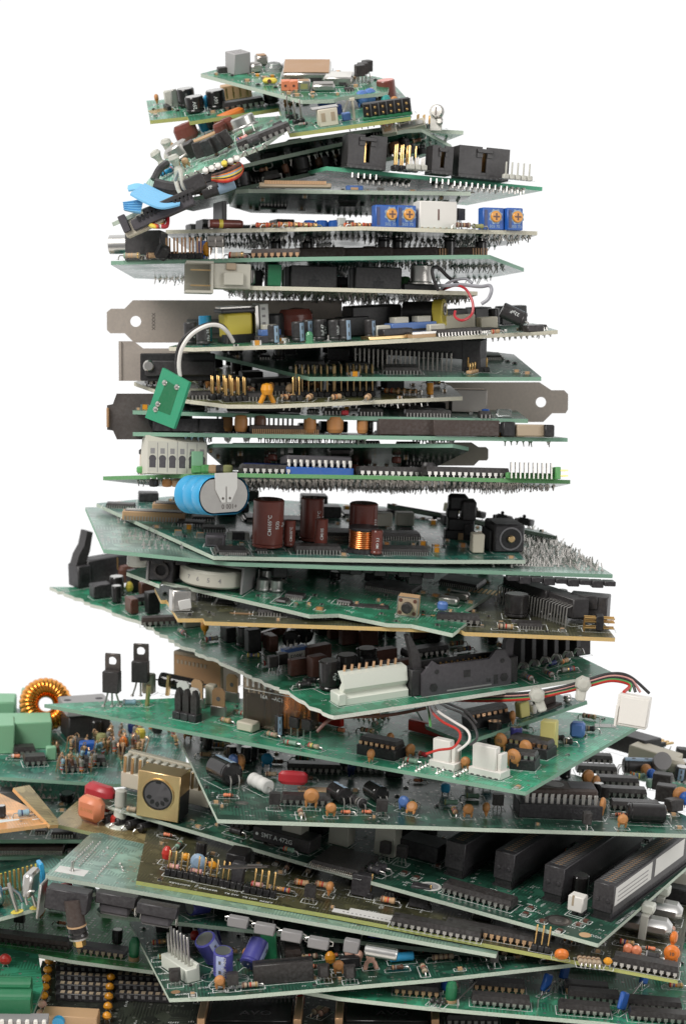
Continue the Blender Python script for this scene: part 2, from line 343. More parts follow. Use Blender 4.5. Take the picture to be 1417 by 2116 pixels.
    def solder(s,n,length=(1,2.2),seed=1,front=None,rows=12,top=False,box=None,mat='tin',slant=.3):
        """trimmed leads and solder cones on one face"""
        r=random.Random(seed*13+1); xs=[p[0] for p in s.poly]; ys=[p[1] for p in s.poly]; mb=MB(); sg=1 if top else -1; z0=0 if top else -s.th
        def ok(x,y):
            if not s.inside(x,y,1.2): return False
            w_=s.M@Vector((x,y,0))
            return (front is None or w_.y<front) and (box is None or box[0]<=w_.x/.2+CX<=box[1])
        def pin(x,y):
            h=r.uniform(*length); a=r.uniform(-slant,slant)*h;b=r.uniform(-slant,slant)*h
            q=[(-.7,-.7),(.7,-.7),(.7,.7),(-.7,.7)]; v=[(x+i*.9,y+j*.9,z0) for i,j in q]+[(x+i*.33,y+j*.33,z0+sg*.7) for i,j in q]+[(x+a+i*.25,y+b+j*.25,z0+sg*(.7+h)) for i,j in q]
            f=[(k,(k+1)%4,4+(k+1)%4,4+k) for k in range(4)]+[(4+k,4+(k+1)%4,8+(k+1)%4,8+k) for k in range(4)]+[(8,9,10,11)]
            if sg<0: f=[g[::-1] for g in f]
            mb.add(v,f,mat)
        k=0
        for _ in range(rows):
            for _t in range(60):
                x=r.uniform(min(xs),max(xs)); y=r.uniform(min(ys),max(ys))
                if ok(x,y): break
            m_=r.randint(5,14); dx,dy=r.choice(((2.54,0),(0,2.54),(2.54,0)))
            for row in range(2):
                for i in range(m_):
                    X=x+i*dx+row*(7.62 if dy else 0); Y_=y+i*dy+row*(7.62 if dx else 0)
                    if ok(X,Y_): pin(X,Y_); k+=1
        for _ in range(n*4):
            if k>=n: break
            x=r.uniform(min(xs),max(xs)); y=r.uniform(min(ys),max(ys))
            if ok(x,y): pin(round(x/1.27)*1.27,round(y/1.27)*1.27); k+=1
        if mb.v:
            o=link('solder_points',mb.mesh('solder_points'),s.obj); o['kind']='stuff'
    def finish(s):
        if s.silk.v: link('printed_marks',s.silk.mesh('printed_marks'),s.obj)
    def wire(s,pts,r,mat,name='wire',n=7):
        mb=MB(); mb.tube([tuple(s.Mi@W(*p)) for p in pts],r,mat,n,smooth=6); return link(name,mb.mesh(name),s.obj)
    def free(s,name,mb,world=True):
        """a part modelled in world millimetres, hung under this board"""
        mb.v=[tuple(s.Mi@Vector(v)) for v in mb.v]; return link(name,mb.mesh(name),s.obj)
# ---------------------------------------------------------------- components
cache=functools.lru_cache(maxsize=None)
def S(parts,w,d): return ([(n,m.mesh(n) if isinstance(m,MB) else m) for n,m in parts],(w,d))
def lead(mb,x,y,x2,y2,z,m='tin',r=.3): mb.tube([(x,y,z),(x2,y2,z*.5),(x2,y2,-.2)],r,m,5)
@cache
def dip(n=8,w=6.4,sock=False,col='chip',pin='tin',txt=None,h=3.2,tcol='ink'):
    L=n*2.54-.3; b=MB(); p=MB(); z=0
    if sock:
        b.cb(0,0,L+.6,w+3.2,0,4.2,'black',.2); z=3.6
        for k in range(n):
            x=(k-(n-1)/2)*2.54
            for sy in(-1,1): b.cb(x,sy*(w/2+.9),1.5,.9,4.2,4.35,'inkdark')
    b.prism([(-L/2,-w/2),(L/2,-w/2),(L/2,w/2),(-L/2,w/2)],z+.7,z+.7+h*.5,col); 
    q=.45; zz=z+.7+h*.5; v=[(sx*L/2,sy*w/2,zz) for sx,sy in((-1,-1),(1,-1),(1,1),(-1,1))]+[(sx*(L/2-q),sy*(w/2-q),z+.7+h) for sx,sy in((-1,-1),(1,-1),(1,1),(-1,1))]
    b.add(v,[(4,5,6,7)]+[(i,(i+1)%4,4+(i+1)%4,4+i) for i in range(4)],col)
    b.lathe([(.9,0),(.9,.03)],'black',10,T(-L/2+1.8,0,z+.7+h+.01))
    if txt: b.text(txt,w*.28,T(0,0,z+.75+h),tcol)
    for k in range(n):
        x=(k-(n-1)/2)*2.54
        for sy in(-1,1):
            y=sy*(w/2); y2=sy*(w/2+.55)
            p.box(x-.75,x+.75,min(y,y2),max(y,y2),z+1.8,z+2.15,pin)
            y3=sy*(w/2+.85); p.box(x-.7,x+.7,min(y2,y3),max(y2,y3),z+.9,z+2.15,pin); p.box(x-.28,x+.28,min(y2,y3),max(y2,y3),z-.1,z+.9,pin)
    return S([('chip',b),('pin_row',p)],L,w+(3.2 if sock else 1.7))
@cache
def qfp(sx=14,sy=14,nx=16,ny=16,h=2,col='chip',txt=None,pin='silver'):
    b=MB();p=MB(); b.prism([(-sx/2,-sy/2),(sx/2,-sy/2),(sx/2,sy/2),(-sx/2,sy/2)],.3,h*.5,col)
    v=[(i*sx/2,j*sy/2,h*.5) for i,j in((-1,-1),(1,-1),(1,1),(-1,1))]+[(i*(sx/2-.4),j*(sy/2-.4),h) for i,j in((-1,-1),(1,-1),(1,1),(-1,1))]
    b.add(v,[(4,5,6,7)]+[(i,(i+1)%4,4+(i+1)%4,4+i) for i in range(4)],col); b.lathe([(.5,0),(.5,.02)],'black',8,T(-sx/2+1.5,-sy/2+1.5,h+.01))
    if txt: b.text(txt,min(sx,sy)*.16,T(0,0,h+.04))
    def leg(cx,cy,ax,d):
        wv=.2 if max(nx,ny)>14 else .3
        for (o0,o1,z0,z1) in ((0,.6,h*.5-.1,h*.5+.15),(.45,.7,.15,h*.5+.1),(.6,1.3,.02,.25)):
            a,c=sorted((d*o0,d*o1))
            if ax: p.box(cx-wv,cx+wv,cy+a,cy+c,z0,z1,pin)
            else: p.box(cx+a,cx+c,cy-wv,cy+wv,z0,z1,pin)
    for k in range(nx):
        x=(k-(nx-1)/2)*(sx-1.6)/max(nx-1,1)
        for d in(-1,1): leg(x,d*sy/2,1,d)
    for k in range(ny):
        y=(k-(ny-1)/2)*(sy-1.6)/max(ny-1,1)
        for d in(-1,1): leg(d*sx/2,y,0,d)
    return S([('chip',b),('pin_row',p)],sx+2.4,sy+2.4)
@cache
def ecap(r=3,h=9,col='black',stripe='paleblue',lay=0,txt=None,top='alu',leads=2,lift=0):
    """electrolytic can; lay=1 lies along x with its leads bent down"""
    b=MB(); A=Matrix()
    if lay: A=T(-h/2,0,r+.2)@RY(90)
    else: A=T(0,0,.4+lift)
    b.lathe([(r*.8,0),(r,.5),(r,1.1),(r*.93,1.5),(r,1.9),(r,h-.5),(r*.9,h),(r*.82,h-.02)],col,22,A)
    b.lathe([(r*.82,h),(r*.8,h-.15),(0,h-.15)],top,22,A)
    if lay: b.lathe([(r*.8,-.05),(0,-.06)][::-1],'black',18,A)
    if stripe:
        v=[];n=5; a0=R(-115 if not lay else 170)
        for k in range(n+1):
            a=a0+k*R(50)/n
            for z in(.3,h-.4): v.append(((r+.04)*math.cos(a),(r+.04)*math.sin(a),z if z<1 or z>2 else z))
        b.add(v,[(2*k,2*k+2,2*k+3,2*k+1) for k in range(n)],stripe,A)
        for z in (h*.3,h*.7):
            a=a0+R(25); b.add([((r+.08)*math.cos(a+i*.12),(r+.08)*math.sin(a+i*.12),z+j*.8) for i,j in((-1,-1),(1,-1),(1,1),(-1,1))],[(0,1,2,3)],'inkdark',A)
    if txt: 
        for i,t in enumerate(txt.split('|')): b.text_cyl(t,min(r*.62,2.1),r,h*.5,(-65 if not lay else 110)+i*30+(0 if stripe else -25),'ink',M=A)
    p=MB()
    if lay:
        if leads==2: 
            for y in(-r*.4,r*.4): p.tube([(-h/2,y,r),(-h/2-1.5,y,r),(-h/2-2.3,y,r*.6),(-h/2-2.4,y,-.2)],.3,'silver',5)
        else:
            for sg in(-1,1): p.tube([(sg*h/2,0,r),(sg*(h/2+1.8),0,r),(sg*(h/2+2.6),0,r*.6),(sg*(h/2+2.6),0,-.2)],.32,'silver',5)
    else:
        for x in(-r*.4,r*.4): p.tube([(x,0,-.3),(x,0,.6+lift)],.3,'silver',5)
    return S([('capacitor',b),('lead',p)],(h+3) if lay else 2*r,2*r)
@cache
def disc(r=3,col='ceramic',th=1.4,txt=None,lift=1.6,flat=1):
    b=MB(); b.lathe([(0,-th),(r*.55,-th*.95),(r*.9,-th*.55),(r,0),(r*.9,th*.55),(r*.55,th*.95),(0,th)],col,18,T(0,0,r+lift)@RX(90))
    for x in(-1,1): b.lathe([(.7,0),(.45,lift)][::-1] if 0 else [(.3,lift*.3),(.75,lift+r*.3)],col,8,T(x*r*.62,0,0))
    if txt: b.text_front(txt,r*.62,0,-th-.05,r+lift,'inkdark')
    p=MB(); 
    for x in(-1,1): p.tube([(x*r*.62,0,-.2),(x*r*.62,0,lift+.3)],.26,'silver',5)
    return S([('ceramic_disc',b),('lead',p)],2*r,2*th)
@cache
def tant(r=2,h=5,col='orange'):
    b=MB(); b.lathe([(.5,1.2),(r*.75,1.9),(r,1.2+h*.45),(r*.85,1.2+h*.75),(r*.4,1.2+h*.97),(0,1.2+h)],col,14,sy=.8)
    p=MB()
    for x in(-1,1): p.tube([(x*1.2,0,-.2),(x*.5,0,1.5)],.25,'silver',5)
    return S([('bead_capacitor',b),('lead',p)],2*r,2*r)
@cache
def boxcap(w=7,d=4,h=7,col='yellow',txt=None,bev=.4,name='film_capacitor',tm='inkdark',topm=None,lift=.3,ts=.3):
    b=MB(); b.cb(0,0,w,d,lift,h+lift,col,bev)
    if topm: b.cb(0,0,w-1,d-1,h+lift-.2,h+lift+.05,topm)
    if txt: b.text_front(txt,h*ts,0,-d/2,h*.5+lift,tm)
    out=[(name,b)]
    if lift>1:
        p=MB()
        for x in(-w*.35,w*.35): p.tube([(x,0,-.2),(x,0,lift+.2)],.32,'silver',5)
        out.append(('lead',p))
    return S(out,w,d)
@cache
def res(L=6.5,r=1.15,col='beige',bands=('brown','black','red','gold'),span=None,stand=0,flatz=None):
    b=MB(); A=T(-L/2,0,r+.3)@RY(90) if not stand else T(0,0,1.0)
    prof=[(r*.35,0),(r*.95,.35),(r,1.2),(r*.84,1.6),(r*.84,L-1.6),(r,L-1.2),(r*.95,L-.35),(r*.35,L)]; b.lathe(prof,col,12,A)
    for k,c in enumerate(bands):
        z=(.7,L*.36,L*.52,L-.95)[k%4]; rr=r*1.02 if k in(0,3) else r*.87
        b.lathe([(rr,z-.28),(rr,z+.28)],c,12,A)
    p=MB(); s=(span or L+4)/2
    if stand: p.tube([(0,0,L+.8),(0,0,L+1.8),(.9,0,L+2.4),(2.2,0,L+1.6),(2.4,0,-.2)],.28,'copperpin',5); p.tube([(0,0,1.1),(0,0,-.2)],.28,'copperpin',5)
    else:
        for sg in(-1,1): p.tube([(sg*(L/2-.1),0,r+.3),(sg*(s-.6),0,r+.35),(sg*(s-.1),0,r*.7),(sg*s,0,-.2)],.28,'silver',5)
    return S([('resistor',b),('lead',p)],(L+3.5) if not stand else 3,2*r)
@cache
def smd(w=2,d=1.25,h=.9,col='tan',end='silver'):
    b=MB(); b.cb(0,0,w*.56,d,0,h,col)
    for s_ in(-1,1): b.cb(s_*w*.4,0,w*.2,d*1.02,0,h*1.02,end)
    return S([('chip_resistor',b)],w,d)
@cache
def header(n=5,rows=2,h=8,base=2.5,pin='gold',bcol='black',gapped=True,miss=()):
    b=MB();p=MB()
    for k in range(n):
        x=(k-(n-1)/2)*2.54
        for j in range(rows):
            y=(j-(rows-1)/2)*2.54
            b.cb(x,y,2.34,2.5,0,base,bcol,.3)
            if k in miss: continue
            p.cb(x,y,.64,.64,base,base+h,pin,.15)
    return S([('pin_header',b),('pin_row',p)],n*2.54,rows*2.54)
@cache
def idc(w=20,d=9,h=9,key=4.5,pins=5,col='dark',slotw=1.6,prongs=True):
    """shrouded box header, open on top, key slot in the front wall"""
    b=MB();t=1.1
    b.box(-w/2,w/2,-d/2,d/2,0,1.6,col,.2); b.box(-w/2,-w/2+t,-d/2,d/2,1.5,h,col,.2); b.box(w/2-t,w/2,-d/2,d/2,1.5,h,col,.2); b.box(-w/2+t*.5,w/2-t*.5,d/2-t,d/2-.02,1.5,h,col)
    for a,c in((-w/2+.05,-slotw),(slotw,w/2-.05)): b.box(a,c,-d/2+.01,-d/2+t,1.5,h-.01,col)
    b.box(-slotw-.1,slotw+.1,-d/2+.01,-d/2+t,1.5,2.6,col); b.box(-key,key,-d/2-1.1,-d/2+.2,h-2.6,h-.9,col,.2); b.box(-key,-slotw,-d/2-.6,-d/2+.2,h-4.4,h-2.4,col); b.box(slotw,key,-d/2-.6,-d/2+.2,h-4.4,h-2.4,col)
    for k in range(int(w//2.6)): x=-w/2+1.6+k*2.54; b.box(x-.35,x+.35,-d/2-.03,-d/2+.3,0,.8,'inkdark')
    p=MB()
    for k in range(pins):
        x=(k-(pins-1)/2)*2.54
        for y in(-1.27,1.27): p.cb(x,y,.64,.64,1.5,h-2,'gold')
    if prongs:
        for k in range(pins+2):
            x=(k-(pins+1)/2)*2.54; p.cb(x,-d*.2,.6,.6,-3.6,-1.6,'silver')
    return S([('box_header',b),('pin_row',p)],w,d)
@cache
def slot(L=85,w=8.8,h=15,col='softblack',sticker=False):
    """edge-card slot running back along y"""
    b=MB(); b.box(-w/2,w/2,0,L,3.2,h,col,.35); b.box(-w/2+.8,w/2-.8,.6,L-.6,0,3.3,'black'); b.box(-w/2+.1,w/2-.1,.1,L-.1,0,.8,'black')
    b.box(-1.2,1.2,2.5,L-2.5,h-.05,h+.03,'inkdark')
    c=MB(); n=int((L-6)/2.0)
    for k in range(n):
        y=3.2+k*2.0
        for s_ in(-1,1): b.box(min(s_*.9,s_*3.5),max(s_*.9,s_*3.5),y,y+.95,h,h+.07,'inkdark'); c.box(min(s_*.3,s_*1.7),max(s_*.3,s_*1.7),y+.1,y+.7,h-.1,h+.12,'rust')
    for s_ in(-1,1):
        b.lathe([(.9,0),(.9,.35),(.5,.5)],col,10,T(s_*2.2,0,h*.55)@RX(90))
        for k in range(int(L/1.6)): y=1.5+k*1.6; b.box(s_*(w/2-.75),s_*(w/2-.7) if s_>0 else s_*(w/2-.75)+.05,y,y+.5,.5,3.2,'greyplastic')
    parts=[('card_slot',b),('contact_row',c)]
    if sticker:
        t=MB(); t.box(w/2+.02,w/2+.08,1.5,L*.42,h*.42,h*.93,'label'); t.box(w/2+.02,w/2+.08,L*.46,L*.8,h*.42,h*.93,'label')
        for k in range(3): t.box(w/2+.09,w/2+.1,4,L*.38,h*(.5+.12*k),h*(.5+.12*k)+.5,'midgrey')
        parts.append(('sticker',t))
    s=S(parts,w,L); return s
@cache
def to220(h=16,tab=True,lift=6,w=10,col='dark'):
    b=MB(); b.cb(0,0,w,4.4,lift,lift+9.5,col,.3)
    if tab:
        z0=lift+9.3
        b.box(-w/2+.3,w/2-.3,.9,2.1,z0,z0+2.6,'darksteel'); 
        for sg in(-1,1): b.box(min(sg*1.9,sg*(w/2-.3)),max(sg*1.9,sg*(w/2-.3)),.9,2.1,z0+2.5,z0+6.4,'darksteel')
        b.box(-w/2+.3,w/2-.3,.9,2.1,z0+6.3,z0+7.6,'darksteel',.2)
        n=16; ring=[]
        v=[];
        for rr in(1.85,2.9):
            for k in range(n): a=2*PI*k/n; v.append((rr*math.cos(a),.88,z0+4.4+rr*math.sin(a)))
        b.add(v,[(k,n+k,n+(k+1)%n,(k+1)%n) for k in range(n)],'darksteel')
    p=MB()
    for x,dx in((-1.9,-1.6),(0,0),(1.9,1.6)): p.tube([(x*.9,0,lift+.3),(x*.9+dx*.4,dx*.3,lift*.6),(x*1.25+dx*.8,dx*.5,-.2)],.45,'tin',5); p.lathe([(1,0),(.4,.9)],'tin',8,T(x*1.25+dx*.8,dx*.5,0))
    return S([('transistor',b),('lead',p)],w,4.4)
@cache
def to92(lift=3,col='chip'):
    b=MB(); b.prism([(-2.2,-1.5),(2.2,-1.5),(2.3,.3),(1.4,1.7),(-1.4,1.7),(-2.3,.3)],lift,lift+4.6,col)
    p=MB()
    for x in(-1.2,0,1.2): p.tube([(x*.8,0,lift+.2),(x*1.3,0,lift*.5),(x*1.5,0,-.2)],.24,'tin',5)
    return S([('small_transistor',b),('lead',p)],4.6,3.4)
@cache
def can(r=4.5,h=6,lift=1.5,brim=1.0,col='tin'):
    b=MB(); b.lathe([(r+brim,lift),(r+brim,lift+.6),(r+.2,lift+.8),(r,lift+1.1),(r,lift+h-.6),(r-.6,lift+h),(0,lift+h)],col,26)
    p=MB()
    for k in range(3): a=k*2.1; p.tube([(r*.6*math.cos(a),r*.6*math.sin(a),-.2),(r*.6*math.cos(a),r*.6*math.sin(a),lift+.2)],.28,'silver',5)
    return S([('metal_can',b),('lead',p)],2*r,2*r)
@cache
def xtal(w=11,d=4.5,h=4,lay=True,col='silver'):
    b=MB(); b.cb(0,0,w,d,.5,h,col,.8); b.cb(0,0,w+1,d+1,0,.6,col,.2)
    return S([('crystal',b)],w,d)
@cache
def trim(col='blue',w=9.5,h=9,txt=None):
    b=MB(); b.cb(0,0,w,5,0,h,col,.35); b.box(-w/2+.6,-w/2+1.8,-2.7,-2.3,1,h-1,'navy'); k=MB()
    b.add([(3.3*math.cos(a*PI/8)*(1 if a%2 else .8)+.9,-2.53,5.4+3.3*math.sin(a*PI/8)*(1 if a%2 else .8)) for a in range(16)],[tuple(range(16))],'paleblue')
    k.lathe([(0,0),(2.1,0),(2.3,.25),(2.3,.9)][::-1] if 0 else [(2.3,0),(2.3,.6),(2.0,.85),(0,.85)],'amber',18,T(.9,-2.45,5.4)@RX(90))
    k.box(.6,1.2,-3.4,-3.3,4,6.8,'brown'); k.box(-.5,2.3,-3.39,-3.29,5.1,5.7,'brown')
    if txt: b.text_front(txt,1.7,.4,-2.5,1.4,'paleblue')
    return S([('trimmer',b),('adjusting_screw',k)],w,5)
@cache
def drum(r=5,h=7,col='coil',core='black'):
    b=MB(); b.lathe([(r+.7,0),(r+.7,1.6),(r-.3,1.9)],core,24); b.lathe([(r-.3,h+1.2),(r+.5,h+1.5),(r+.5,h+2.6),(0,h+2.6)],core,24)
    for s_ in(-1,1): b.cb(s_*(r+.4),-r*.5,2.4,2,0,1.2,core)
    w_=MB(); n=9; prof=[]
    for k in range(n*4+1): t=k/(n*4); prof.append((r-.1+.33*abs(math.sin(t*n*PI)),1.8+t*(h-.5)))
    w_.lathe(prof,col,28)
    return S([('coil_core',b),('winding',w_)],2*r+1,2*r+1)
@cache
def terminal(n=6,w=5,col='grey'):
    b=MB(); L=n*w
    b.prism([(-6,0),(6,0),(6,6),(3.5,14.5),(-2.5,15.5),(-6,13)],0,L/2-.1,col,Matrix(((0,0,1,-L/2),(-1,0,0,0),(0,1,0,0),(0,0,0,1))).inverted() if 0 else T(-L/2,0,0)@Matrix(((0,0,1,0),(1,0,0,0),(0,1,0,0),(0,0,0,1))))
    b.prism([(-6,0),(6,0),(6,6),(3.5,14.5),(-2.5,15.5),(-6,13)],.1,L/2,col,T(0,0,0)@Matrix(((0,0,1,0),(1,0,0,0),(0,1,0,0),(0,0,0,1))))
    for k in range(n):
        x=-L/2+w*(k+.5); b.box(x-1.3,x+1.3,-6.05,-5,2.4,6.6,'greyplastic'); b.lathe([(1.5,0),(1.5,.08)],'greyplastic',12,T(x,-5.99,6)@RX(90)); b.box(x-.9,x+.9,-6.06,-5,8,10.2,'midgrey')
        b.box(x+w/2-.12,x+w/2+.12,-6.04,-5,.5,12.5,'midgrey')
    return S([('terminal_block',b)],L,12)
@cache
def molex(w=10,h=11,d=6,n=4):
    """white friction-lock wire plug on its header"""
    b=MB(); b.cb(0,0,w+4.5,d+1.5,0,3.2,'white',.3); b.box(-w/2-1,w/2-.6,-d/2,-d/2+3.6,3,h,'white',.3); b.box(w/2-.5,w/2+1.2,-d/2+1.2,d/2,3,h*.8,'white',.2)
    for k in range(n): x=(k-(n-1)/2)*2.8; b.box(x-.8,x+.8,-d/2-.8,-d/2-.7,.1,.7,'inkdark')
    p=MB()
    for k in range(n): p.cb(-w/2+1+k*2.54,d/2-1.4,.8,.8,3,h*.72,'silver')
    return S([('wire_header',b),('pin_row',p)],w+4.5,d+1.5)
@cache
def blade(w=6,h=13,col='rust'):
    b=MB(); b.prism([(-w/2,1.5),(w/2,1.5),(w/2,h-1.5),(w/2-1.3,h),(-w/2+1.3,h),(-w/2,h-1.5)],-.4,.4,col,RX(90)); b.cb(0,0,w+1.2,1.6,0,4.5,'steel',.2)
    b.lathe([(1,0),(1,.05)],'inkdark',12,T(0,-.42,h*.62)@RX(90)); b.cb(-w/2-.2,0,.8,.8,-.1,3,'steel')
    return S([('spade_terminal',b)],w,1.5)
# ---------------------------------------------------------------- the support under the pile (below the picture)
tb=MB(); tb.box(-420,420,-330,330,-345,-325,'white',2); o=link('tabletop',tb.mesh('tabletop')); o['kind']='structure'
# small parts to scatter
SM=[smd(),smd(2,1.25,.7,'dark'),smd(3.2,1.6,1,'tan'),smd(1.6,.8,.6,'dark')]
def FILL(kind):
    if kind=='thru': return [dip(7),dip(8),res(),res(col='resgreen',bands=('brown','red','black','gold')),res(6,1.1,'tan',('red','violet','orange','gold')),disc(2.2),ecap(2.3,6,'shine','greyplastic'),to92(2.2),dip(10),dip(7,col='chipbrown'),res(5,1,'bakelite',('tan','resgrey')),res(4,.8,'salmon',('black','red'))]
    if kind=='smd': return [qfp(5,4,4,0,1.5),qfp(10,7.5,8,0,2.2),smd(),smd(3.2,1.6,1,'tan'),smd(2,1.25,.7,'dark'),qfp(12,12,14,14,1.8),smd(3.5,2.8,1.9,'amber'),qfp(18,8,12,0,2.2)]
    if kind=='low': return [res(),res(6,1.1,'tan',('red','violet','orange','gold')),smd(),qfp(10,7.5,8,0,2.2),dip(7),dip(8)]
    return SM
BLOCKERS=lambda h:[boxcap(12,8,h,'black',name='chip'),boxcap(9,7,h*.8,'softblack',name='chip'),ecap(2.4,h,'shine',None)]  # dark chips and cans added at the back to block light in gaps
# ================================================================= top of the pile
b=Board('B1','small green tuner board with flat metal shield can, topmost of the pile',(640,209),-2,0,.36,
 [(415,152),(625,207),(690,205),(702,200),(800,190),(806,172),(775,160),(600,133),(540,131),(470,138)],'green','pale',u=(2,1),under=None)
def plainbox(name,w,d,h,m,bev=.4,top=None,extra=None,z0=0):
    q=MB(); q.cb(0,0,w,d,z0,z0+h,m,bev)
    if top: q.cb(0,0,w-1.2,d-1.2,z0+h-.1,z0+h+.06,top)
    if extra: extra(q)
    return S([(name,q)],w,d)
b.c(plainbox('modular_socket',8.2,7.5,9,'grey',.25,None,lambda q:[q.cb(x,y,1.6,.7,9,9.05,'midgrey') for x in(-2,0,2) for y in(-2,0,2)]),492,150,28,silk=False)
b.c(plainbox('metal_box',5,5,4,'silver',.8,'steel'),527,149,20); b.c(plainbox('metal_box',5,5,4.5,'steel',.8,'rust'),540,134,10)
q=MB(); q.lathe([(4,0),(3.8,1.8),(2.6,3.4),(0,4)],'clear',20); b.c(S([('clear_dome',q)],8,8),566,146)
b.c(plainbox('shield_can',20.5,26,4.2,'silver',1.0,'rust',lambda q:[q.cb(x,-13.05,5.5,.1,.6,2,'dark') for x in(-4,4)]),634,156,-8)
b.c(plainbox('metal_box',12,12,3.6,'silver',.5,'label',lambda q:q.cb(2,-6.05,3,.1,.5,1.6,'dark')),700,171,-12,lab='flat metal box with white paper label')
b.c(plainbox('crystal',9.5,6,3.3,'silver',.9,'steel'),668,187,-5)
for x in(590,607): b.c(plainbox('coil_former',3.6,3.8,4.2,'salmon',.25,None,lambda q:q.lathe([(.55,0),(.55,.06)],'brown',10,T(0,-1.92,2.2)@RX(90))),x,186,-6)
b.c(plainbox('metal_box',5.5,5,4,'silver',.3,'rust',lambda q:q.cb(0,-2.55,3,.1,.8,3,'olive')),628,185,-5)
q=MB(); q.cb(0,0,6,3.5,.4,2.6,'yellow',.8); q.lathe([(.9,0),(.9,.2)],'brown',10,T(0,-1.76,1.7)@RX(90)); b.c(S([('trimmer',q)],6,4),558,174,-14)
for x,y in((748,168),(757,163),(742,172)): b.c(to92(3.2),x,y,20)
b.c(plainbox('chip',4,3,2.4,'chip',.2),459,150,10)
b.fill(34,SM+[qfp(4,3,3,0,1.2),smd(2.6,1.6,1,'amber'),smd(3,1.5,1.6,'silver')],3); b.marks(40,1); b.solder(40,(.6,1.4),1,rows=4); b.finish()

b=Board('B2','notched light green board with black pin socket, second from the top',(598,276),-22,.125,.30,
 [(303,208),(310,249),(388,241),(392,251),(575,223),(598,276),(848,241),(842,205),(805,165),(770,157),(480,196),(430,200)],'green','lime',u=(6,5))
q=MB(); 
for k in range(6): q.box(-5,5,-4+k*1.4,-3.3+k*1.4,0,.12,'goldplate')
q.cb(3,0,1.8,9,0,1.8,'black'); b.c(S([('edge_contacts',q)],10,9),333,228,10)
b.c(plainbox('plastic_post',3.4,3,7,'nylon',.5),350,220); b.c(plainbox('metal_post',2.6,1.4,8,'tin',.2),364,222); b.c(plainbox('plastic_post',3.6,3,6,'nylon',.5),376,218)
b.c(ecap(3.8,7.8,'shine','black'),388,221); b.c(ecap(4,6.8,'shine',None,txt='25V'),405,233); b.c(ecap(4.1,7.6,'shine',None,txt='16V'),449,224)
b.c(disc(2.6,'skyblue',1,lift=1.2),429,226,70); b.c(dip(7,6,h=3),504,223,5)
q=MB(); q.cb(0,0,13,5,0,6.5,'tan',.3); [q.box(-5+k*3,-4.4+k*3,-2.6,-2.4,1,5.5,'gold') for k in range(4)]; b.c(S([('relay_frame',q)],13,5),490,203,6)
b.c(ecap(3.3,5,'shine',None),562,214); b.c(header(2,1,8,2,'steel'),618,256,10); b.c(header(2,1,8,2,'steel'),604,246,5)
q=MB(); q.box(-4,4,-3,3,0,7,'cream',.3); q.box(-2.8,-1.2,-3.1,-2,2,5.5,'beige'); q.box(1.2,2.8,-3.1,-2,2,5.5,'beige'); q.box(-6,4.6,-2.5,3,7,7.4,'silver'); q.box(4,4.5,-1,2,7,12,'silver',0,RY(28)); b.c(S([('wire_socket',q)],9,6),678,258,3)
b.c(plainbox('relay_coil',7,5,5,'blue',.6,'yellow'),676,224,5); b.c(plainbox('blue_block',3.6,3.2,3,'denim',.3),716,248); b.c(plainbox('blue_block',3,3,4,'navy',.3),700,236)
q=MB(); q.tube([(0,0,0),(0,0,8)],.6,'cream',7); q.cb(0,0,2,1.4,8,9,'cream'); b.c(S([('test_post',q)],2,2),732,248)
for x,y in((750,222),(766,218)): b.c(disc(3,'denim',2,lift=1.3),x,y,30)
q=MB(); q.cb(0,0,20,6,0,1.2,'green',.2); q.cb(0,0,19,3.4,1.2,6.6,'black',.25); 
for k in range(6):
    for z in(2.6,5): q.cb(-8+k*3.2,-2.6,.8,2.4,z-.4,z+.4,'gold',.1)
    q.cb(-6.4+k*3.2,-1.8,.5,.4,1.3,6.7,'inkdark')
b.c(S([('pin_socket',q)],22,6),800,241,-2)
q=MB(); q.lathe([(3.6,0),(3.9,.5),(3.9,7.3),(3.5,7.8),(0,7.7)],['maroon','maroon','maroon','pink'],22); b.c(S([('inductor',q)],8,8),800,203)
q=MB(); q.lathe([(0,0),(1.7,.8),(2.1,2),(1.6,3.3),(0,4)],'teal',14); b.c(S([('bead_capacitor',q)],4,4),797,214)
b.c(smd(4,2,1.4,'dark'),828,218); b.c(disc(2,'maroon',1.4),748,205,10); b.c(smd(5,2.2,1.2,'beige'),735,199)
b.fill(46,SM+[res(4,.7,'resgrey',('black','red')),smd(3,2,1.2,'dark'),disc(1.6,'ceramic',1)],5); b.marks(40,2); b.solder(60,(.6,1.6),2,rows=5); b.finish()

b=Board('B3','steeply tilted green board crowded with metal cans and black transistors, left of the top',(440,338),-26,.40,.30,
 [(298,383),(312,390),(540,301),(592,262),(598,238),(520,244),(420,258),(350,318)],'pale','pale',u=(2,1),matU='green')
b.c(can(5.2,5.8,.6,1.1),378,326,tilt=(0,-12))
b.c(can(5,5,2.6,.9,'alu'),512,276,tilt=(-8,0))
for x,y in((420,333),(441,326),(461,317),(478,308),(408,328)): b.c(plainbox('transistor',4.6,3.6,6.5,'chip',.3,None,None,1.6),x,y,rnd.uniform(-20,20),tilt=(rnd.uniform(-12,12),rnd.uniform(-12,12)))
b.c(dip(9,6.4,h=3),548,290,5); 
def blob(w,d,h,m,lift=1.2):
    q=MB(); q.lathe([(0,0),(.8,.05),(1,.25),(1,.75),(.8,.95),(0,1)],m,18,T(0,0,lift)@Matrix.Diagonal((w/2,d/2,h,1))); p=MB()
    for x in(-w*.3,w*.3): p.tube([(x,0,-.2),(x,0,lift+1)],.28,'silver',5)
    return S([('dipped_capacitor',q),('lead',p)],w,d)
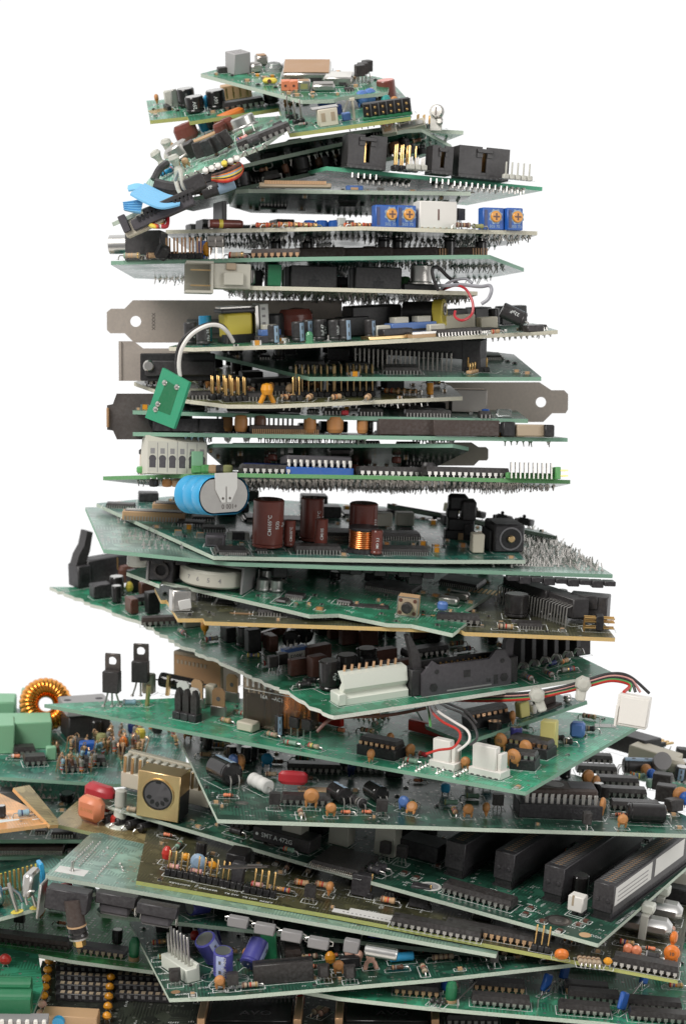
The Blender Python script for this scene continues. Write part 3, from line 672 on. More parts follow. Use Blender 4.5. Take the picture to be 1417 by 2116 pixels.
b.c(blob(10,4.5,8,'maroon'),394,296); b.c(blob(6,4,6,'maroon'),464,285,20); b.c(blob(6,4,6,'maroon'),478,276,-20); b.c(blob(6,3.5,6,'skyblue'),432,276,10); b.c(blob(14,5,6,'orange'),482,262,0); b.c(blob(5,4,6,'black'),446,272)
b.c(boxcap(15,4,3.2,'tan'),440,292,8); b.c(boxcap(15,3,2,'resgreen'),446,285,8)
b.c(res(5.5,1.1,'skyblue',('navy','black')),346,362,10); b.c(res(5.5,1.1,'resblue',('red','black')),366,352,20); b.c(res(5,1,'pink',('violet','red')),503,292,20); b.c(ecap(1.8,5,'dark',None,lay=1),528,301,10); b.c(ecap(1.6,4,'dark',None,lay=1),578,268,10)
q=MB(); q.lathe([(2.4,0),(2,1.6),(1.1,3.2),(1.6,5),(2.4,6.4),(1.8,7.8),(0,8.2)],'nylon',14); sp=S([('cable_clip',q)],5,5); q=None
b.c(sp,340,345,tilt=(0,-12)); b.c(sp,372,358); b.c(sp,350,325,tilt=(0,10))
b.wire([(362,372,-38),(372,352,-42),(379,385,-44),(392,398,-42),(388,405,-38),(372,398,-36),(364,376,-32)],.9,'nylon','cable_tie')
b.wire([(318,372,-22),(330,350,-20),(345,338,-15)],1.6,'dark','cable_sleeve')
for k in range(9): b.wire([(380+k*20,372-k*8,-30),(384+k*20,362-k*8,-31),(390+k*20,364-k*8,-30),(392+k*20,371-k*8,-28)],.3,'silver','lead')
b.fill(22,[res(4,.7,'resblue',('black','red')),smd(),smd(3,1.5,1,'silver'),disc(1.5,'tan',1)],9,gap=.2); b.solder(30,(.5,1),3,rows=3); b.finish()

b=Board('B4','dark thin board with white slotted connector, tilted up to the right under the second board',None,0,None,0,
 [(430,352,4),(540,335,2),(645,314,2),(720,288,2),(835,263,4),(868,267,8),(930,300,46),(800,None,56),(520,None,52)],'dark','pale',u=(3,2))
q=MB(); q.box(-9,9,-3,4,0,3.2,'cream',.3); q.box(-8,8,-4,-3,.6,2.2,'silver'); q.box(-9,-3,-9,-2,-1.5,3,'cream',.3); q.box(-8,-5,-9.1,-8.8,-.6,2,'tan'); b.c(S([('slotted_connector',q)],18,8),835,0,-4,Y=7)
b.c(disc(2.6,'crimson',1.6),802,262); b.c(blob(7,5,5,'dark'),835,258); b.fill(10,FILL('thru'),3); b.solder(50,(1,2.2),4,rows=8)
b.fill(40,[smd(3,2,1.2,'black'),qfp(8,5,6,0,2),ecap(2.4,5,'dark','steel'),ecap(2,4,'black','greyplastic'),blob(4,3,4,'bakelite'),res(4,.9,'bakelite',('tan',))],4,under=True,front=35); b.finish()
b=Board('B4d','dark board wedged right under the second board, black parts hanging from it',None,0,None,0,
 [(500,312,8),(600,288,4),(730,271,4),(862,254,6),(830,None,44),(540,None,44)],'dark','pale',u=(3,1))
b.fill(22,[boxcap(6,4,4,'black'),blob(4,3,4,'bakelite'),ecap(2,4,'shine','greyplastic'),smd(3,2,1.2,'dark'),qfp(8,5,6,0,2)],66,under=True,gap=.1); b.fill(16,[boxcap(6,4,3,'black'),boxcap(4,4,3,'bakelite'),smd()],67); b.finish()
b=Board('B4b','narrow green board sticking out at the right with an upright metal screw tab',None,0,None,0,
 [(900,267,20),(955,270,20),(900,292,62),(800,None,70),(800,None,20)],'bright','pale',u=(1,0))
q=MB(); q.box(-2.6,2.6,-.4,.4,-1,7,'white',.3); q.lathe([(3.2,-.4),(3.2,.4)],'white',20,T(0,0,7)@RX(90)); q.lathe([(2.6,0),(2.9,1.2),(2.3,2.4),(0,2.5)],'tin',20,T(.8,-.5,7)@RX(90)); q.box(.2,.9,-3.1,-2.9,5.2,8.6,'darksteel'); q.box(.6,3.4,-2.4,-.8,1.4,4.4,'tin',.6); b.c(S([('screw_tab',q)],8,2),900,266,-20)
b.c(header(4,2,4,3),880,272,8); b.solder(20,(.6,1.4),6,rows=3); b.finish()
# dark board between, full of small black parts
b=Board('B4c','glossy black board buried under the tilted boards, edge just showing at left',None,0,None,0,
 [(350,418,4),(560,372,2),(700,345,2),(840,None,6),(800,None,50),(400,None,46)],'black','dark',u=(2,1))
b.fill(26,[ecap(2.6,6,'black','greyplastic'),blob(5,4,5,'bakelite'),dip(8),res(5,1,'bakelite',('tan','red')),ecap(3,7,'dark','steel')],5,front=40); b.finish()

b=Board('B5','bright green board with three black box headers along its near edge',None,0,None,0,
 [(530,379,72),(675,346,-18),(1117,384,10),(962,419,92)],'bright','bright',u=(2,1),matU='mint')
b.c(idc(16.4,8.5,13.6,3.6,3,slotw=1.2),750,351,0); b.c(idc(9,8.5,11.5,1.8,2,slotw=.9),905,362,0); b.c(idc(22,8.5,13,3.4,8,slotw=1),990,372,0)
b.c(header(3,2,8.5,2.2,miss=()),828,354,0); b.c(header(2,1,8.5,2.2),850,356,0)
b.c(header(3,2,3,2.2,'white','nylon'),860,352,0); b.c(header(5,1,5,2,'nylon','nylon'),1068,372)
for px,n in((765,5),(820,4),(900,2),(975,9),(1055,4)):
    q=MB()
    for k in range(n): q.cb((k-(n-1)/2)*2.54,0,.7,.7,0,2.3,'tin'); q.lathe([(1,0),(.4,1)],'tin',6,T((k-(n-1)/2)*2.54,0,0))
    b.c(S([('pin_row',q)],1,1),px,0,Y=8,under=True)
    b.c(S([('pin_row',q)],1,1),px+6,0,Y=2,under=True)
for x in(935,965,690): q=MB(); q.lathe([(3,0),(3,.08)],'tan' if x>700 else 'tin',18); b.c(S([('solder_pad',q)],3,3),x,0,Y=34 if x>700 else -6,under=x>700,silk=False)
b.fill(8,FILL('low'),8); b.finish()

b=Board('B6','thin pale green board with a long flat ribbon socket on its edge, dark underneath',None,0,None,0,
 [(490,393,-8),(515,385,-12),(560,387,-12),(970,404,-10),(925,421,58),(850,None,90),(520,None,80),(476,426,50)],'dark','pale',u=(3,2))
q=MB(); q.box(-14.5,14.5,-2,3,0,1.8,'beige',.3); q.box(-12.4,12.4,-2.2,-1,1.2,2.6,'tan'); [q.box(-12+k*1,-11.6+k*1,-2.25,-1,1.3,2.65,'copperpin') for k in range(24)]; b.c(S([('ribbon_socket',q)],29,5),610,388)
b.c(plainbox('blue_connector',7,3,2,'denim',.3,None,lambda q:q.cb(0,-1.6,3,.4,.2,1.2,'tan')),732,394); b.c(smd(3,2,2,'steel'),786,398); b.fill(10,SM,4)
b.fill(20,[qfp(12,8,8,0,1.6),smd(),smd(3,2,1,'dark')],8,under=True); b.solder(20,(.3,.8),3,rows=4); b.finish()

b=Board('B7','cream edged board carrying four blue trimmers and a white box header',None,0,None,0,
 [(345,475,-6),(655,470,-28),(750,467,-34),(1107,478,-10),(1040,None,60),(780,None,150),(400,None,130)],'green','cream',u=(3,2),matU='dark')
b.c(trim(txt='502 70',w=12),800,0,-1,Y=-24); b.c(trim(txt='503 70',w=8),835,0,-1,Y=-23)
q=MB(); q.box(-8,8,-4,4,0,11,'white',.35); q.box(-.35,.35,-4.1,-3.5,3.4,7.8,'brown'); [q.box(-7.4+k*2.6,-6.6+k*2.6,-4.1,-3.6,0,.6,'beige') for k in range(6)]; b.c(S([('box_header',q)],16,8),897,0,0,Y=-18)
b.c(to92(4),946,0,30,Y=-15); b.c(trim(txt='503 70',w=9.4),1012,0,3,Y=-14); b.c(trim(txt='203 70',w=7),1056,0,3,Y=-13)
b.c(res(6.5,1.1,'brown',('beige','resgrey','tan','beige')),955,0,5,Y=-24); b.c(res(5,1,'olive',('dark',)),985,0,0,Y=-19)
for x in(540,560,585,605,625,645,720,735,758): b.c(res(4.6,1,'tan' if x%2 else 'salmon',('red','orange','brown','gold')),x,0,rnd.choice((0,0,8,-8)),Y=-20+rnd.uniform(-4,3))
for x in(640,665,690): b.c(blob(5,5,3.6,'blue',.6),x,0,0,Y=-8)
q=MB(); q.lathe([(1.6,0),(1.8,1),(1.8,13),(1.4,14)],'maroon',14,T(-7,0,2)@RY(90)); q.lathe([(1.85,4),(1.85,5.6)],'yellow',14,T(-7,0,2)@RY(90)); b.c(S([('resistor',q)],14,4),468,0,Y=-14)
b.c(plainbox('heat_sink',2,14,12,'black',.2),456,0,0,Y=2); b.c(plainbox('folded_foil',3,3,5,'label',.2),705,0,Y=-10); b.c(plainbox('folded_foil',3,3,4,'steel',.2),722,0,Y=-10)
b.c(boxcap(60,5,9.5,'black',bev=.4,name='card_socket'),615,0,-4,Y=112); b.fill(16,FILL('low'),12,front=50); b.fill(16,[boxcap(12,8,8,'black',name='chip'),ecap(3,8,'shine',None)],13,back=40,box=(330,860)); b.solder(240,(.7,1.8),7,rows=26,front=70,slant=.6)  # long black socket and rear dark boxes added to block reflected background
for x,Y in((570,15),(635,15),(792,0),(822,4),(928,0),(992,5)): b.c(ecap(2.5,8.2,'shine',None,txt='85°C' if x>900 else None),x,0,0,Y=Y,under=True)
b.finish()

b=Board('B8','green board seen nearly edge on with a silver phono jack at its left end',None,0,None,0,
 [(232,538,-14),(600,534,-24),(960,525,-26),(1010,527,-24),(1080,554,55),(1000,None,100),(420,None,100),(280,None,70)],'teal','green',u=(1,0),matU='teal')
q=MB(); q.box(-7.5,7.5,-7,7,1.5,12,'dark',.6); q.box(-7.5,7.5,-7,7,0,1.8,'black'); q.lathe([(3.6,0),(3.9,.3),(3.9,7.4),(3.2,7.8),(2.6,7.8),(2.4,3)],'alu',26,T(-7.5,-1,7)@RY(-90)); q.box(-1,.6,-7.1,-6.5,2.5,5.5,'black'); b.c(S([('phono_jack',q)],15,14),306,0,0,Y=-10)
b.c(boxcap(5,4,6,'black',bev=.8),330,0,30,Y=-20,tilt=(30,20)); b.c(res(7,1.2,'beige',('resgreen','tan','tan','gold')),275,0,3,Y=-22); b.c(res(5,1.3,'tan',('brown','tan')),318,0,0,Y=-20)
q=MB();p=MB()
for k in range(5): q.cb(-6.4+k*3.2,0,2.9,2.6,0,2.4,'black',.3); p.cb(-7+k*3.2,-.6,.65,.65,2.4,8.8,'copperpin'); p.cb(-5.9+k*3.2,.6,.65,.65,2.4,8.8,'copperpin')
b.c(S([('pin_header',q),('pin_row',p)],16,3),382,0,0,Y=-18); b.c(ecap(2.3,7.6,'blue',None),418,0,Y=-8); b.c(tant(2,6,'amber'),430,0,Y=-16); b.c(boxcap(3.6,3,3,'bakelite',lift=1.4),362,0,Y=-2)
for x in(441,456): b.c(boxcap(3.6,3,4.6,'steel',lift=4.6,txt='0630',ts=.24,name='small_transistor'),x,0,0,Y=-20)
b.c(res(6.5,1.2,'beige',('red','beige','tan','gold')),490,0,2,Y=-20); b.c(res(5,1.1,'pink',('resgreen','black')),500,0,8,Y=-12)
b.c(dip(8,6.2,col='chipbrown',pin='copperpin',h=3.2),572,0,2,Y=-16)
for x,w_ in((662,21),(760,21),(850,22),(935,22)): b.c(boxcap(w_,10,4.4,'chipbrown',bev=.7,name='chip',lift=.6),x,0,2,Y=-5+ (x-660)*.03)
q=MB(); [q.box(-3+k*1.1,-2.5+k*1.1,-.2,.2,0,4.4,'copperpin') for k in range(6)]; 
for x in(712,810,990,905): b.c(S([('pin_row',q)],6,1),x,0,Y=-3)
b.fill(10,FILL('low'),21,front=30); b.fill(12,[boxcap(12,8,6,'black',name='chip'),ecap(3,7,'shine',None)],23,back=20,box=(330,860)); b.solder(260,(.7,2.6),9,rows=20,slant=.7); b.finish()  # rear black boxes and cans added to darken the gap behind

b=Board('B9','cream board with an ivory open connector at its left end and two dark box headers',None,0,None,0,
 [(463,592,-10),(480,589,-20),(640,594,-22),(985,602,-14),(960,None,30),(800,None,80),(500,None,80)],'green','cream',u=(3,2),matU='cream')
q=MB(); W_=11.; 
q.box(-11,-10,-7,7,-3.5,9,'ivory'); q.box(-11,0,-8,-7,-3.5,9,'ivory',.2); q.box(-11,0,7,8,-3.5,9,'ivory'); q.box(-11,0,-7,7,8.2,9,'ivory'); q.box(-11,0,-7,7,-3.5,-2.7,'ivory'); q.box(-1,12,-8.02,6,-2.2,9,'ivory',.3); q.box(0,9,-8.8,-7,0,5,'ivory',.2)
p=MB(); p.box(-9,-1,-4,-3.3,5.6,6.2,'goldplate'); p.box(-9,-1,-4,-3.3,-.6,0,'goldplate'); q.v=[(x,y,z) for x,y,z in q.v]
q=MB(); q.box(-11,0,-8,7,-3.4,-2.4,'ivory'); q.box(-11,0,-8,7,8.4,9.4,'ivory',.2); q.box(-11,0,6,7,-2.4,8.4,'ivory'); q.box(-1,0,-8,6,-2.4,8.4,'ivory'); q.box(0,15,-7,6,-1.4,8.6,'ivory',.3); q.box(4,12,-9,-6.9,0,5,'ivory',.2); q.box(12,17,-5,4,.5,7,'tin',.8); [q.box(13+k*.7,13.3+k*.7,-5.1,-5,1,6.4,'dark') for k in range(5)]; q.box(5,9,-8,-6,6,8.8,'beige',.3)
b.c(S([('ribbon_header',q),('pin_row',p)],26,14),440,0,0,Y=-17)
b.c(boxcap(5.4,4,8.6,'green',bev=.15),567,0,0,Y=-16); b.c(boxcap(4,6,7,'black'),532,0,Y=4); b.c(boxcap(4,6,5,'black'),510,0,Y=-4); b.c(boxcap(3,4,7.5,'leafgreen'),590,0,Y=0)
def idcb(w,h,d=9):
    q=MB(); q.box(-w/2,w/2,-d/2,d/2,0,h,'dark',.5); q.box(-2.2,2.2,-d/2-.05,-d/2+.6,0,3.4,'black'); q.lathe([(.9,0),(.9,.05)],'black',10,T(0,-d/2-.01,4)@RX(90)); q.box(-w/2-2,-w/2,-d/2+2,d/2,0,h-.6,'black',.3); return S([('box_header',q)],w,d)
b.c(idcb(19,9),646,0,0,Y=-10); b.c(idcb(19,9),778,0,0,Y=-10)
b.c(can(4.4,8,2.6,.8),868,0,Y=-8); b.c(plainbox('socket_base',14,6,2.6,'black',.4),866,0,Y=-8); b.c(blob(4,4,6,'black'),842,0,Y=-4,tilt=(0,30)); b.c(blob(4,3,5,'leafgreen'),836,0,Y=0)
b.wire([(905,600,-18),(895,575,-20),(893,556,-20),(905,553,-18),(925,572,-15),(945,586,-12)],.75,'dark'); b.wire([(905,590,-14),(925,590,-20),(950,588,-20),(990,592,-24),(1010,590,-26),(1015,600,-28),(1008,618,-28),(994,628,-28)],.75,'wiregrey')
b.wire([(910,598,-14),(930,582,-16),(960,576,-18),(975,585,-20)],.6,'wiregrey'); b.wire([(912,600,-12),(940,590,-18),(962,598,-24),(976,625,-28),(974,650,-30),(955,662,-32),(940,655,-30),(940,643,-28)],.55,'crimson')
b.fill(8,FILL('low'),31,front=30); b.fill(10,[boxcap(12,8,7,'black',name='chip'),ecap(3,8,'shine',None)],32,back=20); b.solder(330,(1,2.4),11,rows=26,slant=.8,mat='steel'); b.finish()  # dark boxes towards the back added to keep light out of this gap
# ================================================================= middle of the pile
def bracket(b,name,x0,x1,y0,y1,Y,side,mat='bracket',hole=None,Y2=None,tab=.5,extra=None,fold=True):
    """steel card bracket standing upright behind the board, tab at one end; outline in photo pixels at depth Y"""
    s_=.2*(D+Y)/D; P0=W(x0,y1,Y); w=(x1-x0)*s_; h=(y1-y0)*s_; th=.9
    if side=='l': # tab on the left
        o=[(w,0),(w,h),(h*.62,h),(h*.42,h*.8),(h*.1,h*.8),(0,h*.72),(0,h*.3),(h*.08,h*.22),(h*.42,h*.22),(h*.64,0)]
        hx=h*.68
    else:
        o=[(0,0),(0,h),(w-h*.72,h),(w-h*.42,h*.8),(w-h*.1,h*.8),(w,h*.7),(w,h*.32),(w-h*.06,h*.22),(w-h*.4,h*.22),(w-h*.62,0)]
        hx=w-h*.68
    mb=MB(); A=T(P0.x,P0.y,P0.z)@RX(90)
    if hole:
        r=h*.13; cx,cy=hx,h*.5; n=24
        bm_o=[Vector((x,y,0)) for x,y in o]; ring=[Vector((cx+r*math.cos(2*PI*k/n),cy+r*math.sin(2*PI*k/n),0)) for k in range(n)]
        from mathutils.geometry import tessellate_polygon
        tri=tessellate_polygon([bm_o,ring]); allv=bm_o+ring; m=len(allv); no=len(o)
        vs=[(v.x,v.y,0) for v in allv]+[(v.x,v.y,th) for v in allv]
        fs=[]
        for t in tri:
            a_,b_,c_=[allv[i] for i in t]; ccw=(b_-a_).cross(c_-a_).z>0; t=tuple(t) if ccw else tuple(t)[::-1]
            fs.append(tuple(i+m for i in t)); fs.append(t[::-1])
        A2=sum(o[i][0]*o[(i+1)%no][1]-o[(i+1)%no][0]*o[i][1] for i in range(no))
        for i in range(no):
            j=(i+1)%no; q=(i,j,m+j,m+i); fs.append(q if A2>0 else q[::-1])
        for i in range(n):
            j=(i+1)%n; fs.append((no+j,no+i,m+no+i,m+no+j))
        mb.add(vs,fs,mat,A)
    else: mb.prism(o,0,th,mat,A)
    if extra: extra(mb,A,w,h)
    return b.free(name,mb)

b=Board('B10','pale edged sound board with yellow wound coil and a row of small blue capacitors',None,0,None,.02,
 [(350,710,-14),(400,716,-28),(620,722,-36),(870,703,-24),(1150,672,-6),(1100,672,60),(900,None,90),(460,None,80)],'green','cream',u=(4,3),matU='green')
bracket(b,'bracket',222,705,621,708,42,'l',hole=1,extra=lambda m,A,w,h:[m.text('XXXXX',2.1,A@T(h*1.1,h*.5,.95)@RZ(-90),'darksteel'),m.box(h*1.9,h*2.9,h*.2,h*.55,.9,5,'midgrey',.3,A)])
def xf(q):
    q.box(-6.5,6.5,-6,6,0,1.8,'black',.3); q.box(-6,6,-5.5,5.5,1.6,12.5,'yellow',1.2); q.box(-7.5,7.5,-6.5,6.5,12.3,14,'greyplastic',.5); q.box(-6.8,6.8,-6.6,-2,.2,3.6,'black'); q.box(6.4,8,-7,7,0,15,'silver',.2); q.box(-7.5,8,-4,4,14,15,'silver',.2); q.box(8.5,12.5,-6,5,5,15.5,'label',.4); [q.box(9.6,11,-6.1,-6,z,z+1,'midgrey') for z in(7,10,13)]
q=MB(); xf(q); b.c(S([('wound_coil',q)],18,12),490,0,0,Y=-2)
E_=lambda r=2.4,h=7.4,**k: ecap(r,h,'dark','paleblue',**k)
b.c(ecap(2.7,9,'dark',None,txt='6.7µF'),396,0,20,Y=-10); b.c(ecap(2.7,11,'skyblue',None),427,0,0,Y=2); b.c(ecap(2.9,7.6,'dark',None,txt='10µ 25'),422,0,30,Y=-18)
b.c(E_(),567,0,14,Y=-26); b.c(E_(2.6,8),617,0,25,Y=-22); b.c(E_(2.3,8.2),638,0,8,Y=-14); b.c(ecap(2.6,8.4,'dark',None,txt='1µF 47|6.3V'),664,0,0,Y=-20); b.c(ecap(2.5,8.2,'dark',None,txt='100µF|6.3V'),692,0,20,Y=-24); b.c(E_(2.4,8.4),714,0,20,Y=-25); b.c(E_(2.2,7.4),765,0,30,Y=-16)
q=MB(); q.lathe([(1.7,0),(1.7,.9),(1.45,1),(1.45,3.4),(1.1,4.4),(0,4.8)],'ledgreen',18); b.c(S([('indicator_light',q)],3.4,3.4),640,0,Y=-30)
b.c(blob(15,10,12,'maroon',1),612,0,Y=8); b.c(can(4.6,10,1,0,'black'),566,0,Y=2); b.c(boxcap(22,14,12,'dark',bev=.6,name='black_housing'),770,0,Y=18); b.c(boxcap(12,10,8,'black',bev=.4,name='black_housing'),728,0,Y=10)
q=MB(); q.lathe([(4,0),(4,5),(2.4,8),(1.4,8.6),(1.4,10),(0,10)],'clear',20); q.lathe([(1.5,8.6),(1.9,9),(1.5,9.6),(1.9,10.2),(1.2,11.5)],'silver',14); b.c(S([('glass_lamp',q)],8,8),640,0,Y=15)
q=MB(); q.box(-5.5,5.5,-3,3,0,3,'greyplastic',.3); q.box(-4,4,-3,3,3,5.4,'denim',.2); q.box(-3,3,-2,2,5.4,7.4,'ivory',.2); b.c(S([('slide_switch',q)],11,6),558,0,Y=-14)
q=MB(); q.box(-10,10,-4,4,0,1.4,'goldplate',.2); q.box(-3,10,-3,3,1.4,4,'dark',.3); b.c(S([('ribbon_socket',q)],20,8),800,0,6,Y=-20)
q=MB(); q.box(-10,10,-4,4,3,5.6,'denim',.2); q.box(-8,-2,-3,3,5.6,8,'ivory',.2); q.box(2,8,-3,3,5.6,8,'ivory',.2); q.box(-10,10,-4,4,0,3.2,'dark'); b.c(S([('switch_bank',q)],20,8),848,0,5,Y=-6)
b.c(boxcap(6,4,5,'ivory'),790,0,3,Y=-15); b.c(boxcap(7,4,4.5,'ivory'),900,0,4,Y=-12); q=MB(); q.box(-8,8,-4,4,0,1.5,'tan'); q.box(-8,8,-4.05,4,1.5,2.4,'silver'); b.c(S([('flat_connector',q)],16,8),880,0,5,Y=-18)
q=MB(); q.lathe([(4.6,0),(4.6,13)],'black',20,T(-9,0,6)@RY(90)); q.box(4,8,-5,5,0,7,'yellow',.4); q.lathe([(5,0),(5,4)],'yellow',20,T(4,0,6.4)@RY(90)); q.lathe([(2.6,0),(2.6,.4)],'steel',18,T(8,0,7)@RY(90)); q.lathe([(1.3,0),(1.3,.3)],'dark',14,T(8.4,0,7)@RY(90)); b.c(S([('fuse_holder',q)],17,9),880,0,-35,Y=5,z=3)
b.c(boxcap(14,5,7,'cream'),945,0,3,Y=10); b.c(boxcap(8,5,5.4,'cream'),1005,0,3,Y=14); b.c(qfp(20,8,14,0,2.8),940,0,3,Y=-14)
b.c(ecap(3.2,10.5,'dark','paleblue',lay=1,txt='22µF'),1052,0,160,Y=-8,z=4,tilt=(0,-28)); b.c(boxcap(7.5,5,2.6,'chip',bev=.4,name='chip'),1100,0,5,Y=-16); b.c(res(4,.9,'tan',('red','brown')),1022,0,10,Y=-20)
b.fill(26,FILL('smd'),41,front=8); b.fill(14,BLOCKERS(8),42,back=30); b.solder(60,(.5,1.3),12,rows=6); b.finish()
# little daughter board on its two wires
hb=MB(); P=[(391,789),(388,800),(384,836),(362,885),(300,862),(306,852),(302,848),(336,760)]
PO=[(336,760),(391,790),(376,838),(359,886),(300,863),(308,838),(311,836)]
ctr=W(345,822,-46); rgt=(W(391,790,-52)-W(336,760,-44)).normalized(); upv=(W(336,760,-44)-W(302,858,-40)).normalized(); nn=rgt.cross(upv).normalized(); nn=-nn if nn.y>0 else nn; upv=nn.cross(rgt)
def onp(px,py): d=ray(px,py); return CAM+d*((ctr-CAM).dot(nn)/d.dot(nn))
Mh=Matrix((rgt,upv,nn)).transposed().to_4x4(); Mh.translation=ctr; Mi=Mh.inverted()
pl=[(Mi@onp(*p)) for p in PO]; hb.prism([(p.x,p.y) for p in pl],-1.5,0,'mintmask',Mh)
pl2=[Mi@onp(*p) for p in ((345,786),(370,801),(352,858),(320,846))]; hb.prism([(p.x,p.y) for p in pl2],.01,.06,'green',Mh)
for p in ((341,791),(366,800),(327,835),(322,846)): l=Mi@onp(*p); hb.lathe([(1.3,0),(1.1,.5),(.5,1.1),(0,1.2)],'silver',10,Mh@T(l.x,l.y,0))
b.free('daughter_board',hb)
b.wire([(482,706,-38),(468,684,-44),(450,672,-46),(425,674,-48),(395,692,-48),(376,720,-48),(370,750,-47),(372,778,-46)],.85,'wirewhite'); b.wire([(473,708,-34),(472,690,-38),(458,673,-42),(430,670,-45),(395,686,-46),(372,712,-46),(365,745,-46),(366,776,-46)],.85,'dark')

b=Board('B11','thin green board with a long black slot connector running back at the right',None,0,None,0,
 [(400,722,60),(640,779,-26),(1117,779,-22),(1060,None,50),(800,None,100),(480,None,100)],'dark','green',u=(2,1))
q=MB(); q.box(-34,22,-4,4,5,13,'dark',.4); q.box(14,22,-4.2,4.2,0,13,'dark',.3); p=MB(); [p.tube([(-32+k*2,-4,8),(-32+k*2,-5.6,7.4),(-32+k*2,-6,0)],.35,'tin',5) for k in range(22)]
b.c(S([('card_slot',q),('pin_row',p)],56,8),893,0,-24,Y=2); b.c(qfp(14,12,10,10,2.6),828,0,0,Y=-10); b.c(qfp(11,7,6,0,3),640,0,-22,Y=2,lab=None); b.c(header(4,1,4,2),985,0,0,Y=-8); b.c(header(3,1,3,1.4,'gold','tan'),975,0,60,Y=-12)
b.fill(22,FILL('smd'),51,front=40); b.fill(16,BLOCKERS(7),52,back=20,box=(450,800)); b.finish()

b=Board('B12','cream board packed with upright gold pins and a small amber forked capacitor',None,0,None,0,
 [(278,790,30),(375,822,-20),(470,838,-36),(560,836,-36),(955,819,-12),(930,None,20),(800,None,80),(400,None,90)],'olive','cream',u=(4,3),matU='cream')
q=MB(); Pw=W(247,787,10); A=T(Pw.x,Pw.y,Pw.z)@RX(90)
q.prism([(0,0),(0,16.5),(6,16.5),(10,13.5),(38,13.5),(38,0)],-1,0,'bracket',A); q.box(-.1,1,-1,12,0,16.5,'bracket',0,T(Pw.x,Pw.y,Pw.z)); q.box(9,40,0,11.5,0,3,'black',.4,A); q.box(11,40,2,8.5,3,5,'dark',.6,A); q.lathe([(2.6,3),(2.6,4.5),(1.8,5.4),(1.8,6.6),(0,6.6)],'silver',14,A@T(12.8,6.2,0)); b.free('bracket',q)
G5=header(4,2,7.2,2.4,'gold'); b.c(G5,458,0,0,Y=-20); b.c(G5,486,0,0,Y=-26)
b.c(header(7,3,10.5,2.2,'goldplate'),650,0,-14,Y=-12); b.c(header(7,3,10.5,2.2,'goldplate'),730,0,-14,Y=-10)
b.c(header(2,1,7.5,2.4,'gold'),612,0,0,Y=-26)
q=MB(); q.lathe([(0,0),(2.1,.5),(2.6,2.4),(2,4.4),(0,5)],'amber',16,T(0,0,3)); q.tube([(-.8,0,4),(-1.8,0,2),(-2.8,0,-.1)],1,'amber',8); q.tube([(.8,0,4),(1.8,0,2),(2.8,0,-.1)],1,'amber',8); b.c(S([('bead_capacitor',q)],6,3),552,0,0,Y=-31)
b.c(qfp(9,6,6,0,2.8,pin='tin'),416,0,-10,Y=-18); b.c(qfp(10,7,7,0,3,pin='tin'),525,0,-20,Y=-22); b.c(qfp(12,7,8,0,3),575,0,-20,Y=-5)
for x,Y in((475,8),(487,0),(431,10),(560,-8),(655,8)): b.c(disc(1.9,'ceramic',1.2,lift=1.5),x,0,50,Y=Y,z=0)
for x in(590,600,640,695,760): b.c(res(4.4,1.2,'tan',('brown','orange')),x,0,rnd.choice((60,75,20)),Y=-24)
for x in(810,822,834,846): b.c(res(7,1.1,'tan',('orange','brown','red','gold')),x,0,-50,Y=-6)
b.c(boxcap(8,8,6,'black'),810,0,Y=10); b.c(ecap(1.4,5,'amber',None),888,0,Y=-10); b.c(tant(2,4,'tan'),600,0,Y=-12)
b.fill(16,FILL('low'),61,front=30); b.fill(16,BLOCKERS(6),62,back=24,box=(380,780)); b.solder(60,(.6,1.7),13,rows=10,front=0); b.finish()

b=Board('B13','green board under the gold pin board, with a perforated steel bracket at its right',None,0,None,.01,
 [(275,848,-16),(660,859,-22),(1090,866,-14),(1060,None,60),(800,None,95),(320,None,80)],'teal','green',u=(2,1))
bracket(b,'bracket',742,1172,790,872,46,'r',hole=1); b.c(boxcap(15,9,9.6,'steel',bev=.3,name='metal_shell',topm='rust'),965,0,Y=22)
b.c(boxcap(30,8,4,'black',name='chip'),545,0,Y=-10)
for x,w_ in((765,10),(870,14),(910,8),(690,9),(1000,5)): b.c(qfp(w_,6,int(w_/1.3),0,2.8),x,0,Y=-12)
b.c(boxcap(3,2,2,'crimson'),712,0,Y=-20); b.c(blob(3.4,3,3,'blue',.5),1002,0,Y=-8); b.c(boxcap(6,4,3,'clear'),1040,0,Y=-5)
b.fill(26,FILL('smd'),71,front=30); b.fill(10,BLOCKERS(3),72,back=10); b.solder(20,(.3,.8),15,rows=5); b.finish()

b=Board('B14','grey green board with a row of brown bead capacitors and long dark card sockets',None,0,None,.0,
 [(275,893,-22),(700,899,-28),(1172,905,-14),(1140,None,60),(850,None,95),(300,None,80)],'dark','green',u=(2,1))
q=MB(); Pw=W(222,908,-6); A=T(Pw.x,Pw.y,Pw.z)@RX(90); q.prism([(0,4),(0,14),(2.4,14.5),(4,18.8),(34,18.8),(34,0),(4,0),(2.4,3.6)],-1,0,'darksteel',A); q.lathe([(9,0),(9,1.5),(8,2)],'black',26,A@T(26,9,0)); q.box(0,1,5,13,-1,2.6,'rust',.2,A); b.free('bracket',q)
for x,Y,r_ in((498,-20,2.7),(538,-20,2.4),(640,-20,2.6),(692,-20,3.4),(748,-18,2.3),(470,-10,2.2)): b.c(blob(r_*2,r_*1.6,7.2,'ceramic' if x!=538 else 'bakelite',.4),x,0,Y=Y)
q=MB(); q.box(-14,14,-4,4,.5,3.6,'chipbrown',.4); p=MB(); [p.box(-13.6+k*.8,-13.2+k*.8,-4.9,-4,0,2,'rust') for k in range(34)]; b.c(S([('chip',q),('pin_row',p)],28,8),588,0,Y=-18)
